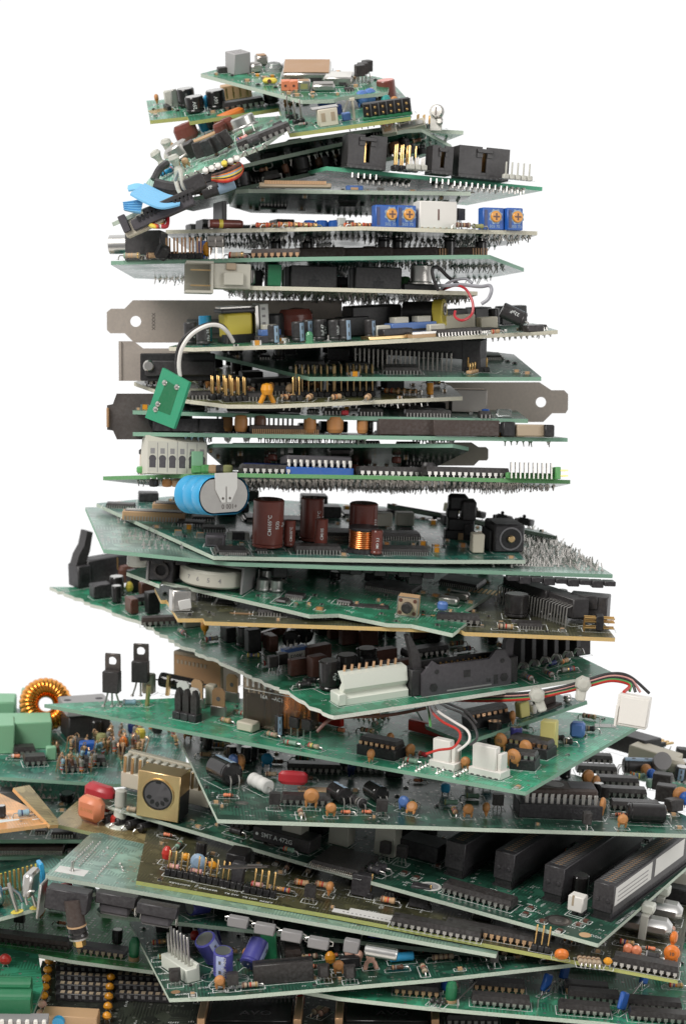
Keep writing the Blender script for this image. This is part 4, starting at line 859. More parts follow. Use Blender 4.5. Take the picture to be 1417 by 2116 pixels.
for x,w_ in((838,23),(960,27)): b.c(boxcap(w_,7,6.4,'chipbrown',bev=.3,name='card_socket'),x,0,-1,Y=-18)
b.c(boxcap(12,6,5,'beige',bev=.6),1093,0,Y=-16); b.c(boxcap(4,5,5,'black',bev=.5),1132,0,Y=-18); b.c(boxcap(5,6,6,'black',bev=.5),1048,0,Y=-18)
for x,w_ in((340,10),(400,18),(440,12)): b.c(boxcap(w_,8,5.6,'softblack',bev=.3,name='chip'),x,0,Y=-8)
q=MB(); [q.box(-17+k*2,-16.2+k*2,0,1,3,9,'tin') for k in range(17)]; q.box(-18,18,.2,2,0,3,'black'); b.c(S([('pin_row',q)],36,2),530,0,Y=30)
b.c(boxcap(8.5,3,2.2,'yellow'),890,0,Y=-8,z=-6.5)
b.fill(14,FILL('smd'),81,front=30); b.fill(14,BLOCKERS(5),82,back=10); b.solder(150,(.8,1.8),17,rows=14,front=0); b.finish()

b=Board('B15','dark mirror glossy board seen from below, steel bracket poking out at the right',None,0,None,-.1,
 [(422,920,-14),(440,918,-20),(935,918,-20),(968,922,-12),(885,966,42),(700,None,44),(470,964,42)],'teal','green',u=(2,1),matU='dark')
bracket(b,'bracket',880,1008,914,962,34,'r'); b.fill(24,[qfp(12,8,8,0,1.6),smd(),smd(3,2,1,'dark'),blob(4,3,3,'maroon',.3)],91,under=True)
for k in range(4): b.c(boxcap(14,6,2.2,'greyplastic',name='chip'),515+k*62,0,Y=-4)
b.fill(10,FILL('smd'),92); b.finish()

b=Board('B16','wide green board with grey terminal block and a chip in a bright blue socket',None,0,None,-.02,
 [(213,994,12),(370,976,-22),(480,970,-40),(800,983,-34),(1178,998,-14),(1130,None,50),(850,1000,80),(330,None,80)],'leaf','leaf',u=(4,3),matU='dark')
b.c(terminal(6,4.1,'ivory'),358,0,4,Y=-18)
b.c(boxcap(4.6,6,9,'mint',bev=.3),405,0,0,Y=-20); b.c(boxcap(5,2,3,'leafgreen'),408,0,Y=-26)
q=MB(); q.tube([(0,0,0),(0,0,8.5)],.7,'tan',6); q.lathe([(.3,8),(1.2,8.6),(1.2,10),(.3,10.6)],'dark',8); b.c(S([('test_post',q)],2,2),292,0,Y=-12); b.c(blob(4,3,3,'leafgreen',.2),292,0,Y=-18)
for x,m in((440,'tan'),(425,'leafgreen'),(455,'dark'),(470,'olive')): b.c(blob(4.4,3,3.6,m,.3),x,0,Y=-26)
def dips(n,w,body,sock):
    L=n*2.54; q=MB();p=MB(); q.box(-L/2,L/2,-w/2-1.4,w/2+1.4,0,3.2,sock,.2); q.box(-L/2+.5,L/2-.5,-w/2,w/2,4.4,8,body,.5)
    for k in range(n): x=(k-(n-1)/2)*2.54; p.box(x-.7,x+.7,-w/2-.6,-w/2,3.4,6.4,'tin',.2); p.box(x-.3,x+.3,-w/2-1,-w/2-.6,-.6,3.4,'tin')
    return S([('chip',q),('pin_row',p)],L,w+3)
b.c(dips(11,12,'greyplastic','blue'),652,0,0,Y=-20); b.c(boxcap(16,6,5,'navy'),540,0,Y=-12); b.c(dip(12,6.2,h=3.4),812,0,0,Y=-20); b.c(dip(14,6.2,h=3.6),962,0,0,Y=-20); b.c(blob(6,4,6,'dark',.3),885,0,Y=-20)
q=MB(); q.box(-12,9,-.6,2,0,2.4,'leafgreen',.2); [q.box(-11+k*1.9,-10.4+k*1.9,-2,-1,0,6.5,'tin') for k in range(10)]; q.box(8,10,-3,3,0,5,'leafgreen',.2); [q.box(10,13.5,y,y+.6,z,z+.6,'gold') for z in(1.2,3.4) for y in(-2,1)]; b.c(S([('right_angle_header',q)],21,4),1105,0,0,Y=-20)
b.c(blob(3,3,3,'denim'),1028,0,Y=-6)
for x,m in((345,'ceramic'),(365,'tan'),(378,'ceramic'),(318,'black')): b.c(blob(4,3,3.4,m,.2),x,0,Y=-18,under=True)
b.fill(14,FILL('low'),101,front=50,box=(420,1100)); b.fill(14,BLOCKERS(6),102,back=10); b.solder(420,(.9,1.8),18,rows=44,slant=.3,mat='steel'); 
# blue battery pack hanging from its tabs
q=MB()
def stad(w,h,d,r0,m,M): 
    n=24; pts=[]
    for k in range(n):
        a=2*PI*k/n; pts.append(((w/2-h/2)*(1 if math.cos(a)>=0 else -1)+h/2*math.cos(a),h/2*math.sin(a)))
    q.prism(pts,0,d,m,M)
Pb=W(462,1024,-44); A=T(*Pb)@RZ(40)@RX(90)@Matrix.Scale(.9,4)
stad(26,15,.5,0,'tin',A@T(0,0,-.2))
n=26
def ring(w,h,z): return [((w/2-h/2)*(1 if math.cos(2*PI*k/n)>=0 else -1)+h/2*math.cos(2*PI*k/n),h/2*math.sin(2*PI*k/n),z) for k in range(n)]
zs=[(27.5,16.4,.5),(28,17,0),(28,17,-4.5),(27,15.8,-5.5),(28,17,-6.5),(28,17,-11),(27,15.8,-12),(28,17,-13),(28,17,-17.5),(26,15,-18.2)]
vs=[];fs=[]
for w_,h_,z in zs: vs+=ring(w_,h_,z)
for i in range(len(zs)-1): fs+=[((i*n+k),((i+1)*n+k),((i+1)*n+(k+1)%n),(i*n+(k+1)%n)) for k in range(n)]
fs.append(tuple(range(len(vs)-n,len(vs)))[::-1]); q.add(vs,fs,'skyblue',A)
q.prism([(-6,9),(6,9),(6,2),(2.6,-4),(.4,-4),(.3,3),(-.3,3),(-.4,-4),(-2.6,-4),(-6,2)],.4,.8,'label',A@T(1,1,0)); q.text('+100 0',3,A@T(3,-5,.35)@Matrix.Scale(-1,4,(1,0,0)),'darksteel')
for x in(-.9,2.9): q.lathe([(.6,0),(.6,.1)],'darksteel',8,A@T(x,-1.2,.8))
b.free('battery_pack',q); b.finish()
# ================================================================= lower tower
b=Board('B17','teal board with tall maroon capacitors, a copper drum coil and a square power jack',(442,1149),-30,-.045,.10,
 [(200,1040),(442,1149),(900,1157),(1085,1157),('h',-6,70),('h',-50,50),('h',-90,10)],'teal','pale',u=(2,1))
MC=lambda r,h,t='CM105°C|5(2)|5e',s=None: ecap(r,h,'maroon',s,txt=t,top='maroon')
b.c(MC(6.4,20),552,1132,0); b.c(MC(4.9,18.5,'CM105°C|5(2)'),642,0,30,Y=12); b.c(MC(2.4,11,'CM105°C'),597,1131,10); b.c(MC(2.7,12,'CM105'),662,0,0,Y=-2); b.c(MC(6,17.5,'CM10'),748,0,50,Y=10); b.c(MC(2.4,10,'MD 3.3'),777,0,0,Y=-12)
b.c(drum(5.6,8,'copper','softblack'),749,1141,0,z=.2)
b.c(qfp(19,8,14,0,3.2),655,0,0,Y=-12); b.c(qfp(20,12,22,0,3),700,0,0,Y=26); b.c(qfp(20,10,20,0,2.4),832,0,0,Y=-4); b.c(qfp(17,9,15,0,2.8),825,0,0,Y=30)
def cardsock(w,h=4,m='tan'):
    q=MB(); q.box(-w/2,w/2,-3,3,0,h,m,.3); q.box(-w/2+1,w/2-1,-2,2,h-.1,h+.1,'greyplastic'); q.box(-w/2+1.5,w/2-1.5,-.5,.5,h,h+.9,'label'); [q.box(-w/2+1+k*1.27,-w/2+1.5+k*1.27,-3.3,-3,0,2,'tin') for k in range(int(w/1.27)-1)]; return S([('card_socket',q)],w,6)
b.c(cardsock(27),318,1075,-8); b.c(cardsock(28),380,0,-8,Y=70); b.c(qfp(13,6,12,0,2),250,1048,-8); b.c(qfp(12,8,10,0,2),395,1085,-8)
q=MB(); q.box(-4,4,-3.5,3.5,0,5,'greyplastic',.5); q.box(-3.2,3.2,-3.6,-3,1,4,'dark',.2); b.c(S([('small_socket',q)],8,7),445,1128,-10); b.c(smd(9,4,3,'black'),492,1114,0)
q=MB(); q.box(-7,6,-5,12,0,12,'softblack',.8); q.lathe([(4.6,0),(4.6,.1)],'black',26,T(0,-5.02,6)@RX(90)); q.lathe([(5,0),(4.9,.35),(4.3,.4),(4.2,.02)],'slate',26,T(0,-5.0,6)@RX(90),cap=False); q.lathe([(1.5,0),(1.5,1.2),(1.2,1.5),(0,1.5)],'goldplate',16,T(0,-5.05,6)@RX(90)); q.box(-8.5,-7,-2,10,0,9,'black',.3)
b.c(S([('power_jack',q)],14,14),1046,1138,4)
q=MB(); q.box(-6.5,6.5,-4,4,0,4,'black',.4); q.box(-5.5,6,-3.4,4,3.6,9,'black',.6); q.box(-6,-1,-3,4,8.6,13,'black',.8); q.box(0,6.4,-4,4,8,17,'dark',.8); q.box(-5.5,3,-2,4,12,19,'black',1.2); q.box(1.5,5.2,-4.4,-3.8,2,7,'dark',.3); q.box(-1,1.2,-4.8,-4.2,-.1,3,'tan',.2); b.c(S([('latch_socket',q)],13,8),948,1112,-5)
b.c(smd(3.2,2.4,1.6,'ceramic'),798,1128); b.c(smd(3.2,2.4,1.6,'ceramic'),955,1130); b.c(boxcap(5,6,8,'cream'),985,0,Y=4); b.c(boxcap(8,5,6,'ivory'),790,0,Y=58); b.c(boxcap(8,5,6,'ivory'),835,0,Y=62)
b.fill(60,FILL('smd'),111); b.fill(10,BLOCKERS(5),113,back=60); b.marks(90,17); b.finish()
b=Board('B17b','dark slim board with a long black connector leaning behind the power jack',(870,1052),92,-.16,.02,
 [(800,1040),(870,1052),(1150,1108),('h',-4,16),('h',-70,8)],'dark','dark',u=(2,1))
b.c(boxcap(15,6,4,'cream'),950,0,Y=97); 
for x in(985,1040,1085): b.c(idcb(7,3,5),x,0,Y=96)
b.fill(14,FILL('low'),112); b.finish()

b=Board('B18','upside down board of pale teal showing only trimmed solder leads at both ends',(700,1172),-26,-.055,.085,
 [(177,1048),(215,1135),(480,1162),(1265,1187),(1118,1096),('h',-20,12),('h',-140,0)],'painted_sheen','green',u=(3,2),matU='teal')
b.solder(60,(1.2,2.4),21,rows=22,top=True,box=(180,470),slant=.5); b.solder(200,(1.4,2.8),22,rows=46,top=True,box=(900,1260),slant=.5)
b.marks(30,22)
for x0,n in((300,8),(710,8),(1060,9)):
    for k in range(n): b.c(boxcap(4.8,5,2+(k%2)*.9,'softblack',bev=.25,name='card_socket'),x0+k*25,0,0,Y=-12,under=True)
b.c(can(4.5,6,0,.2,'nylon'),285,0,Y=-6,under=True)
b.fill(6,[boxcap(20,6,6,'black',name='card_socket')],23,under=True); b.finish()

b=Board('B19','green board with a numbered white thumbwheel in a grey frame and a small push button',(935,1309),-50,-.085,.15,
 [(262,1182),(330,1208),(335,1200),(590,1258),(640,1270),(700,1268),(800,1288),(850,1290),(935,1309),(985,1270),(958,1262),(1010,1230),(1063,1198),('h',-14,20),('h',-110,14)],'green','pale',u=(8,3))
q=MB(); 
q.box(-21,21,-7,9,10.6,11.6,'midgrey',.3); q.box(-21,-20,-7,9,0,11,'midgrey',.2); q.box(20,21,-7,9,0,11,'midgrey',.2)
q.box(-20,-9.5,-6.4,6,.4,10,'softblack',.4); q.lathe([(3.6,0),(3.6,1.2),(2.3,1.2),(2.3,.3)],'chip',22,T(-14.5,-6.4,5.2)@RX(90)); q.lathe([(2.2,.35),(0,.35)],'black',18,T(-14.5,-6.4,5.2)@RX(90))
p=MB(); p.lathe([(0,0),(14,0),(14.8,.8),(14.8,6),(14.2,7),(0,7)],'ivory',48,T(5.5,3.5,1.6))
for k,t in enumerate('7654'): p.text_cyl(t,2.6,14.8,5,-118+k*18,'midgrey',vertical=False,M=T(5.5,3.5,0))
b.c(S([('thumbwheel_frame',q),('thumbwheel',p)],42,16),412,1208,-2,z=.2)
for x,y,h in((545,1205,5),(542,1220,4),(570,1222,4)): b.c(can(2.6,h+1,.4,.3,'alu'),x,y)
q=MB(); q.box(-4.2,4.2,-3,3,0,8,'tan',.2); q.box(-4.3,4.3,-3.2,-2.9,.2,8,'silver'); q.box(-3.9,3.9,-3.35,-3.1,.5,7.6,'beige',.3); [q.lathe([(.8,0),(.8,.1)],'brown',8,T(x,-3.4,z)@RX(90)) for x in(-2.9,2.9) for z in(1.5,6.6)]
p=MB(); p.lathe([(2.2,0),(2.2,2.6),(1.9,2.9),(0,2.9)],'chip',18,T(0,-3.3,4)@RX(90)); b.c(S([('push_button',q),('button_cap',p)],8,6),842,1270,4)
b.c(boxcap(8.5,4,3.4,'tin',bev=.8),925,1250,-4); b.c(boxcap(8.5,4,3.4,'steel',bev=.8),948,1240,-4); b.c(blob(4.4,3.5,3.6,'denim',.3),913,1262)
b.c(qfp(21,13,24,0,2.6),812,1218,-6); b.c(qfp(17,14,18,0,2.6),955,1208,-6); b.c(qfp(8,6,8,0,1.6),610,1234,4)
for x,y in((780,1218),(808,1224),(660,1260),(925,1232),(900,1232)): b.c(smd(3,2,1,'ceramic','rust'),x,y)
q=MB(); [q.box(-6+k*1.9,-5+k*1.9,-4,4,0,.1,'gold') for k in range(7)]; b.c(S([('edge_contacts',q)],14,8),1000,1222,-2); q=MB(); [q.box(-3,4,-2.6+k*1.5,-2.2+k*1.5,0,.2,'silver') for k in range(4)]; q.box(-4.4,-3,-3,3,0,1.6,'cream'); b.c(S([('small_socket',q)],8,6),945,1280,10)
b.fill(80,SM+[qfp(6,4,5,0,1.4),smd(2,1,.5,'silver')],121); b.fill(12,BLOCKERS(3.5),123,back=10); b.marks(120,19); b.finish()

b=Board('B20','dark board with mustard yellow edges and black angled connectors at its right end',(800,1297),-42,-.045,.10,
 [(320,1215),(333,1240),(345,1240),(368,1278),(420,1278),(424,1284),(800,1296),(950,1301),(960,1306),(1270,1318),(1232,1268),(1190,1228),('h',-30,20),('h',-130,0)],'brownish','yellow',u=(9,6))
q=MB(); q.box(-4,4,-3,3,0,9,'tin',.5); q.box(-3,2,-3.1,-2,2,8,'silver'); q.box(-1,4.2,-3.6,-3,1,5,'label',.2,RY(-10)); b.c(S([('metal_clip',q)],8,6),372,1262,20); b.c(plainbox('metal_box',8,6,6,'tin'),385,1240,10)
b.c(blob(10,3,.2,'rust',0),500,1268,0,silk=False)
b.c(ecap(5,9.5,'shine',None),1065,1275); b.c(ecap(2.6,9,'shine',None),1120,1270); b.c(ecap(2.6,9.4,'shine',None),1140,1275); b.c(ecap(2.4,9,'shine',None),1158,1264)
q=MB(); q.box(-8,8,-7,7,0,5,'softblack',.5); q.box(-5,5,-4,4,4.9,5.1,'midgrey'); [q.box(-7.4+k*1.3,-6.9+k*1.3,-7.1,-6.5,1.5,5.1,'tin') for k in range(12)]; b.c(S([('chip_socket',q)],16,14),1085,1255,0)
q=MB(); p=MB(); q.box(-25,25,-4,4,4,12,'dark',.4); q.box(-8,8,-5.5,-3,8,12.4,'dark',.3); [p.tube([(-24+k*2,-4,9),(-24+k*2,-6.5,8.4),(-24+k*2,-7,0)],.35,'tin',5) for k in range(25)]
b.c(S([('ribbon_header',q),('pin_row',p)],50,9),1125,0,-58,Y=0,z=-1)
q=MB(); q.box(-8,8,-5,5,1,11,'dark',.4); q.box(-4,4,-6,-4,6,11.4,'dark',.3); b.c(S([('box_header',q)],16,10),1215,1282,-14)
q=MB();p=MB(); q.cb(0,0,3,6,.5,6.5,'black',.3)
for z in(1.4,3.9,5.4): 
    for y in(-2,1.2): p.tube([(-6,y,-.2),(-6,y,z),(6,y,z)],.36,'gold',6)
b.c(S([('jumper_block',q),('pin_row',p)],12,6),1236,1303,0)
b.fill(70,FILL('low')+SM+[qfp(10,7,8,0,2)],131,gap=.2); b.marks(60,21); b.solder(16,(.5,1),31,rows=2); b.finish()

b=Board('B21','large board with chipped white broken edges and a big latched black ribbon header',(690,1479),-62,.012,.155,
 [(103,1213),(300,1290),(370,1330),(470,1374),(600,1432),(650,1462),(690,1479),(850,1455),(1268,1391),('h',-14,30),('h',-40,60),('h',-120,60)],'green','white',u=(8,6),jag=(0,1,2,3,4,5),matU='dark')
q=MB(); q.box(-8,26,-4,5,0,12.5,'softblack',.4); q.box(-6,25,-2.6,3.6,12.4,12.6,'black'); q.box(-14,-7,-5,5,0,11,'softblack',.6); q.prism([(-14,10.5),(-9,10.5),(-6,17),(-4,26),(-7,27),(-9,20),(-12,16)],-3,3,'dark',RX(90)); q.box(-12,-8,-5.1,-4,3,7,'black'); q.box(8,8.6,-4.05,-3.8,6,12,'gold')
b.c(S([('latched_header',q)],40,10),205,1204,36,w=True)
b.c(tant(2,5,'yellow'),268,1228); b.c(blob(8,5,9,'brown',.4),262,1206); b.c(boxcap(5,4,5,'black'),242,1222,20); b.c(dip(7,6.4,col='dark'),302,1246,6)
b.c(dip(9,5,col='chipbrown'),345,1290,-18); b.c(disc(3,'amber',1.8,lift=1.4),424,1312,70); b.c(boxcap(9,6,7,'brown',lift=1.4),478,1300); b.c(boxcap(9,3,7,'resgrey'),400,1296)
b.c(boxcap(17,2.4,4,'maroon'),565,1318,25); b.c(boxcap(14,2.4,4,'brown'),590,1296,20); b.c(ecap(4.4,11,'shine',None,lay=1),632,1330,55,z=3,tilt=(0,-20)); b.c(ecap(4,9,'shine','midgrey',lay=1),605,1335,60)
q=MB(); q.cb(0,0,11,4,.4,6.5,'white',.4); q.cb(0,-.1,11.1,4,5,6.6,'denim',.2); q.text_front('509K',2.9,0,-2.02,2.8,'inkdark'); [q.cb(x,0,1,1,6.5,8,'white') for x in(-1.5,1)]; b.c(S([('trimmer',q)],11,4),608,1368,8)
b.c(to92(3),563,1392,8); b.c(to92(2.6),583,1384,8); b.c(res(6,1,'resgrey',('yellow','violet','gold','yellow')),524,1360,-25); b.c(res(6,1.3,'dark',('silver',)),628,1422,-5); b.c(res(6,1.2,'dark',('silver',)),640,1413,-5)
b.c(boxcap(7,5,9,'brown',lift=.6),655,1400,8); b.c(boxcap(12,5,6,'brown'),655,1362,8); b.c(boxcap(12,5,6,'brown'),790,1370,4)
for x,y,t in((681,1425,'47µ|40V'),(717,1412,'47µ|40V'),(758,1398,'47µ')): b.c(ecap(4.3,12,'shine',None,txt=t),x,y,rnd.uniform(-30,30))
q=MB();p=MB(); q.prism([(-3.5,0),(4,0),(4,2.5),(1.2,3),(1.6,6),(-.6,8.6),(3,12.5),(-2,12),(-3,6.5),(-1,4),(-3.5,2.6)][::-1],-13,15,'milky',Matrix(((0,0,1,0),(1,0,0,0),(0,1,0,0),(0,0,0,1)))); q.box(-16,-12.5,-4,4,0,5,'milky',.4)
for k in range(8): p.tube([(-11+k*3.2,3,.5),(-11+k*3.2,2.4,9),(-10.4+k*3.2,1.5,15)],.55,'copperpin',6)
b.c(S([('power_header',q),('pin_row',p)],31,8),766,1444,0)
q=MB();p=MB(); q.box(-18,18,-4.6,-3.2,0,12,'greyplastic',.2); q.box(-18,18,3.4,4.6,0,12,'black',.2); q.box(-18,18,-4,4,0,2.4,'black')
q.prism([(-20,0),(20,0),(20,10),(17,15),(13,15),(10,11.8),(-12,11.8),(-15,14),(-20,9)],-4.9,-3.6+.2,'greyplastic',Matrix(((1,0,0,0),(0,0,1,0),(0,1,0,0),(0,0,0,1))))
for sg in(-1,1): q.box(min(sg*18,sg*24),max(sg*18,sg*24),-3.4,4.6,0,11,'black',.4); q.prism([(-2,10),(2,10),(2.4*1,16),(4.5,25),(3,25),(-1,17)],-1.6,1.6,'dark' if sg<0 else 'greyplastic',T(sg*20.5,0,0)@Matrix.Scale(sg,4,(1,0,0))@RX(90))
q.box(-1.5,1.5,-5.0,-4.6,5.6,8.6,'black'); q.box(12,14,-5,-4.6,1,5,'black'); [q.lathe([(1.9,0),(1.9,.1)],'black',6,T(x,-4.98,z)@RX(90)) for x,z in((-15,3.2),(16.8,3.4))]; [q.lathe([(1,0),(1,.1)],'black',10,T(x,-4.98,z)@RX(90)) for x,z in((-13.5,9.6),(16,10.4))]
q.text_front('26',2.3,9.6,-4.98,3,'black'); q.box(-9,11,-5.05,-4.8,.8,1.4,'midgrey')
for k in range(10):
    for y in(-1.3,1.3): p.cb(-11.4+k*2.54,y,.7,.7,2,11.4,'gold')
b.c(S([('latched_header',q),('pin_row',p)],44,10),953,1420,-1)
for k in range(6): b.c(boxcap(2.6,8,13,'dark',bev=.2,name='transistor',lift=1.5),1065+k*23,1386-k*6,18,Y=None); b.wire([(1070+k*23,1380-k*6,-20+k*2),(1076+k*23,1371-k*6,-22+k*2),(1086+k*23,1372-k*6,-24+k*2),(1090+k*23,1382-k*6,-26+k*2)],.6,'tin','lead')
b.c(boxcap(7,7,12,'dark',bev=.3,name='box_header'),1196,1352,0); b.c(res(4.5,1.1,'tan',('orange','brown')),1165,1372,20); b.c(res(4.5,1.1,'navy',('dark',)),1140,1377,20)
b.fill(60,[dip(8),dip(7),res(),ecap(3.5,9,'shine',None),boxcap(8,4,7,'brown'),boxcap(6,5,10,'black'),res(col='resgrey',bands=('red','violet','gold'))],141); b.fill(20,BLOCKERS(8),143,back=20); b.marks(60,23)
b.finish()
# ================================================================= broad lower boards
b=Board('B22','wide green power board with two upright metal tab transistors at its left corner',(1085,1636),-72,-.012,.125,
 [(92,1455),(700,1568),(1085,1636),(1325,1495),('h',-20,14),('h',-70,18),('h',-110,0)],'bright','green',u=(2,0),matU='green')
for x,y,rr in((232,1460,16),(291,1438,22)): b.c(to220(lift=6.5,w=7.4),x,y,rr,silk=False)
b.c(res(6,1.3,'resblue',('resgrey',)),268,1458,35)
def strap(h=7): q=MB(); q.box(-3.5,3.5,-.3,.3,-.1,h,'gold',.1,RX(0)); return q
for x,y in((304,1458),(346,1437)): q=MB(); q.prism([(-.6,0),(.8,0),(1.6,9),(.4,9.5)],-.8,.8,'goldplate',RX(90)); b.c(S([('metal_strap',q)],3,4),x,y,0)
b.c(plainbox('ceramic_post',5.5,4,9,'cream',.6),308,1432,10); b.c(plainbox('ceramic_post',4.5,4,9,'cream',.6),437,1455,0)
q=MB(); q.lathe([(1,0),(3.1,.3),(3.3,1.2),(3.3,19),(2.9,20),(1,20.2)],'shine',20,T(-10,0,5.5)@RY(96)); p=MB(); [p.tube([(sg*10,0,5),(sg*12.5,0,5),(sg*13,0,0)],.5,'dark',6) for sg in(-1,1)]; b.c(S([('resistor',q),('lead',p)],26,6.6),374,1432,12)
q=MB(); q.box(-14,14,-7,7,0,15,'beige',.6); q.box(-13,13,-7.1,-6.9,1,13.5,'rust',.2); [q.box(-11.5+k*2.2,-10.3+k*2.2,-7.3,-7.1,9.6,11.4,'beige') for k in range(8)]; b.c(S([('relay',q)],28,14),428,1414,-4)
q=MB()
for k in range(3): q.prism([(-1.6,0),(1.6,0),(1.6,7),(.7,10),(-.4,10.5),(-1.6,7)],-1.2,1.2,'chip',T(-4+k*4.3,0,3)@RX(90)); q.cb(-4+k*4.3,0,4,5,0,3.4,'softblack',.3)
b.c(S([('wire_header',q)],13,5),386,1487,-4)
for x,y,m in((379,1465,'label'),(408,1462,'tan'),(452,1480,'rust'),(480,1450,'rust'),(402,1480,'label')): b.c(blade(6,12.5,m),x,y,rnd.uniform(-12,8))
b.c(res(5.5,1.2,'tan',('brown','resgrey','olive')),467,1495,-8); b.c(boxcap(8.5,6,4,'cream',bev=.6,lift=.3),513,1510,-6); b.c(ecap(1.9,8.6,'dark','paleblue'),577,1520,40); b.c(res(5.5,1.1,'beige',('tan','resgreen','pink')),563,1524,-10); b.c(res(5.5,1.1,'beige',('red','yellow','green')),648,1548,-10)
for x,y in((608,1523),(634,1528)): b.c(boxcap(5,2,4.6,'chip',lift=4,name='small_transistor'),x,y,-8)
q=MB(); q.box(-14.5,14.5,-8,8,0,24,'amberglass',.8); b.c
p=MB(); p.box(-13,-4,-6,6,1,14,'cream',.4); p.lathe([(5,0),(5,15)],'copper',20,T(7,0,2)); p.box(1.5,13,-6,6,17,18,'tin'); p.box(1.5,13,-6,6,1,2.2,'ivory'); [p.box(-12+k*2.6,-11.2+k*2.6,-6,6,15,22,'tin') for k in range(5)]; p.box(-3,0,-6,6,2,20,'tan',.4); q.text_front('16A   ~AC1',2.4,1,-8.05,14.5,'label'); q.box(-13,12,-8.08,-8.02,16.6,17,'label'); [q.box(-12+k*3,-11+k*3,-8.08,-8.02,18,22.5,'label') for k in range(5)]
b.c(S([('clear_relay',q),('relay_works',p)],29,16),580,1503,-4)
b.c(boxcap(15,2.6,5,'red',bev=.5,name='resistor_network'),680,1497,-10); b.c(boxcap(18,2.6,5,'red',bev=.5,name='resistor_network'),880,1518,-10)
b.c(dip(7,6.2,True,pin='copperpin',h=3),788,1560,-2); b.c(disc(2.3,'ceramic',1.3,lift=1.2),847,1565,70); b.c(res(4.5,1.1,'crimson',('ivory','green')),873,1565,-10)
b.c(molex(7.6,12,6,4),922,1586,-6); b.c(molex(10.5,12.5,6,5),1010,1602,-6)
b.c(disc(3.1,'ceramic',1.4,txt='103'),1033,1552,-5); b.c(disc(3.3,'ceramic',1.4,txt='103'),1060,1588,-8); b.c(disc(3,'ceramic',1.4),1085,1566,-10)
b.c(ecap(3,11,'shine',None,txt='1µF|50V'),1020,1545,0); b.c(ecap(2.5,8.5,'violet',None,txt='104|35°C'),1065,1545); b.c(dip(7,6,True,pin='copperpin',h=3),1098,1558,-2); b.c(dip(4,6,True,h=2.6),1083,1585,12)
b.c(boxcap(6.5,5,12,'paleyellow'),1133,1548,10,silk=False); b.c(boxcap(6,5,6.5,'denim',bev=1),1192,1524,16)
for x,y in((1155,1532),(1172,1540),(1218,1513)): b.c(res(4.4,1.3,'dark',('resgrey','tan')),x,y,25)
for x in(1085,): b.mark('103',1.2,x,1600,-8)
b.mark('C1',1.7,1106,1606,20); b.mark('IC16',1.5,1070,1612,10); b.mark('R9',1.4,1115,1590,35); b.mark('IC15',1.5,1100,1598,25); b.mark('C3',1.6,810,1578,-8); b.mark('51514',1.5,190,1462,-6)
b.c(smd(9,5,.2,'label','label'),1250,1500,26,silk=False)
for x,y in((140,1447),(205,1443)): q=MB(); q.lathe([(1.7,0),(1.7,.06)],'greyplastic',16); b.c(S([('mounting_hole',q)],3,3),x,y,silk=False)
b.fill(40,SM+[res(),res(col='resgreen',bands=('brown','red')),disc(2,'ceramic',1.3),res(4,1,'salmon',('black','red'))],151,box=(420,1300),gap=.2); b.marks(60,24)
b.solder(30,(.4,1),33,rows=4); b.solder(60,(.6,1.5),34,rows=4,top=True,box=(650,1000)); b.finish()
b=Board('B22b','small daughter board with a socketed chip and yellow block lying on the power board',(960,1533),-30,.10,.12,
 [(880,1500),(960,1533),(1212,1448),(1140,1432),('h',-60,10)],'teal','green',u=(2,1))
b.c(dip(7,6.2,True,pin='copperpin',h=3),1005,1495,-18); b.c(boxcap(5,4,6.5,'paleyellow'),1080,1482,-5); b.c(disc(2.2,'ceramic',1.2),1060,1497,40)
q=MB(); q.box(-6,6,-3,3,0,1,'chipbrown'); q.box(-6,6,0,3,1,5,'chipbrown',.3); b.c(S([('small_socket',q)],12,6),1130,1462,5); b.c(blob(2.6,2.4,5,'white',.2),1096,1473); b.c(blob(2.6,2.4,4,'white',.2),1103,1476); b.c(ecap(1.8,3,'silver',None),1172,1452)
b.solder(60,(1,2),35,rows=8); b.finish()
# wire harness with its white plug
h=thing('wire_harness','red, black and green wires in nylon clips ending in a white plug','wire harness',T(*W(1310,1480,-40)))
hI=h.matrix_basis.copy(); hI=T(*W(1310,1480,-40)).inverted()
def hw(pts,r,m,nm='wire'):
    q=MB(); q.tube([tuple(hI@W(*p)) for p in pts],r,m,8,smooth=7); link(nm,q.mesh(nm),h)
for k,(m,r) in enumerate((('dark',.65),('pink',.55),('dark',.62),('leafgreen',.55),('red',.68))):
    e=[(1340,1432,-38),(1322,1430,-41),(1312,1430,-44),(1300,1428,-46),(1288,1430,-50)][k]; yy=k*3
    hw([(930,1440+yy*.5,0),(1000,1436+yy,-20),(1090,1432+yy,-38),(1160,1420+yy*.9,-42),(1215,1404+yy*1.1,-42),(1262,1392+yy*1.2,-42),(1300,1398+yy*1.4,-42),e],r,m)
def nclip(p,rot):
    q=MB(); A=T(*(hI@W(*p)))@RY(rot); q.lathe([(1.2,0),(3.1,1),(3.4,3.5),(2.8,5.6),(1.5,6.2),(0,6.2)],'nylon',7,A@RX(90)@T(0,0,-2)); q.box(-1.8,1.8,-3,3,-7,-1,'nylon',.6,A); link('nylon_clip',q.mesh('nylon_clip'),h)
nclip((1108,1435,-42),-20); nclip((1203,1412,-46),10)
q=MB(); A=T(*(hI@W(1307,1470,-52)))@RY(8)@RZ(-14); q.box(-6.3,6.3,-3.5,3.5,-6,6.5,'white',.4,A); q.box(-5,6,-4.1,-3.4,-5,5.6,'white',.2,A); q.box(-6.4,-5.4,-4.4,3,-6.5,2,'white',.2,A); link('plug',q.mesh('plug'),h)
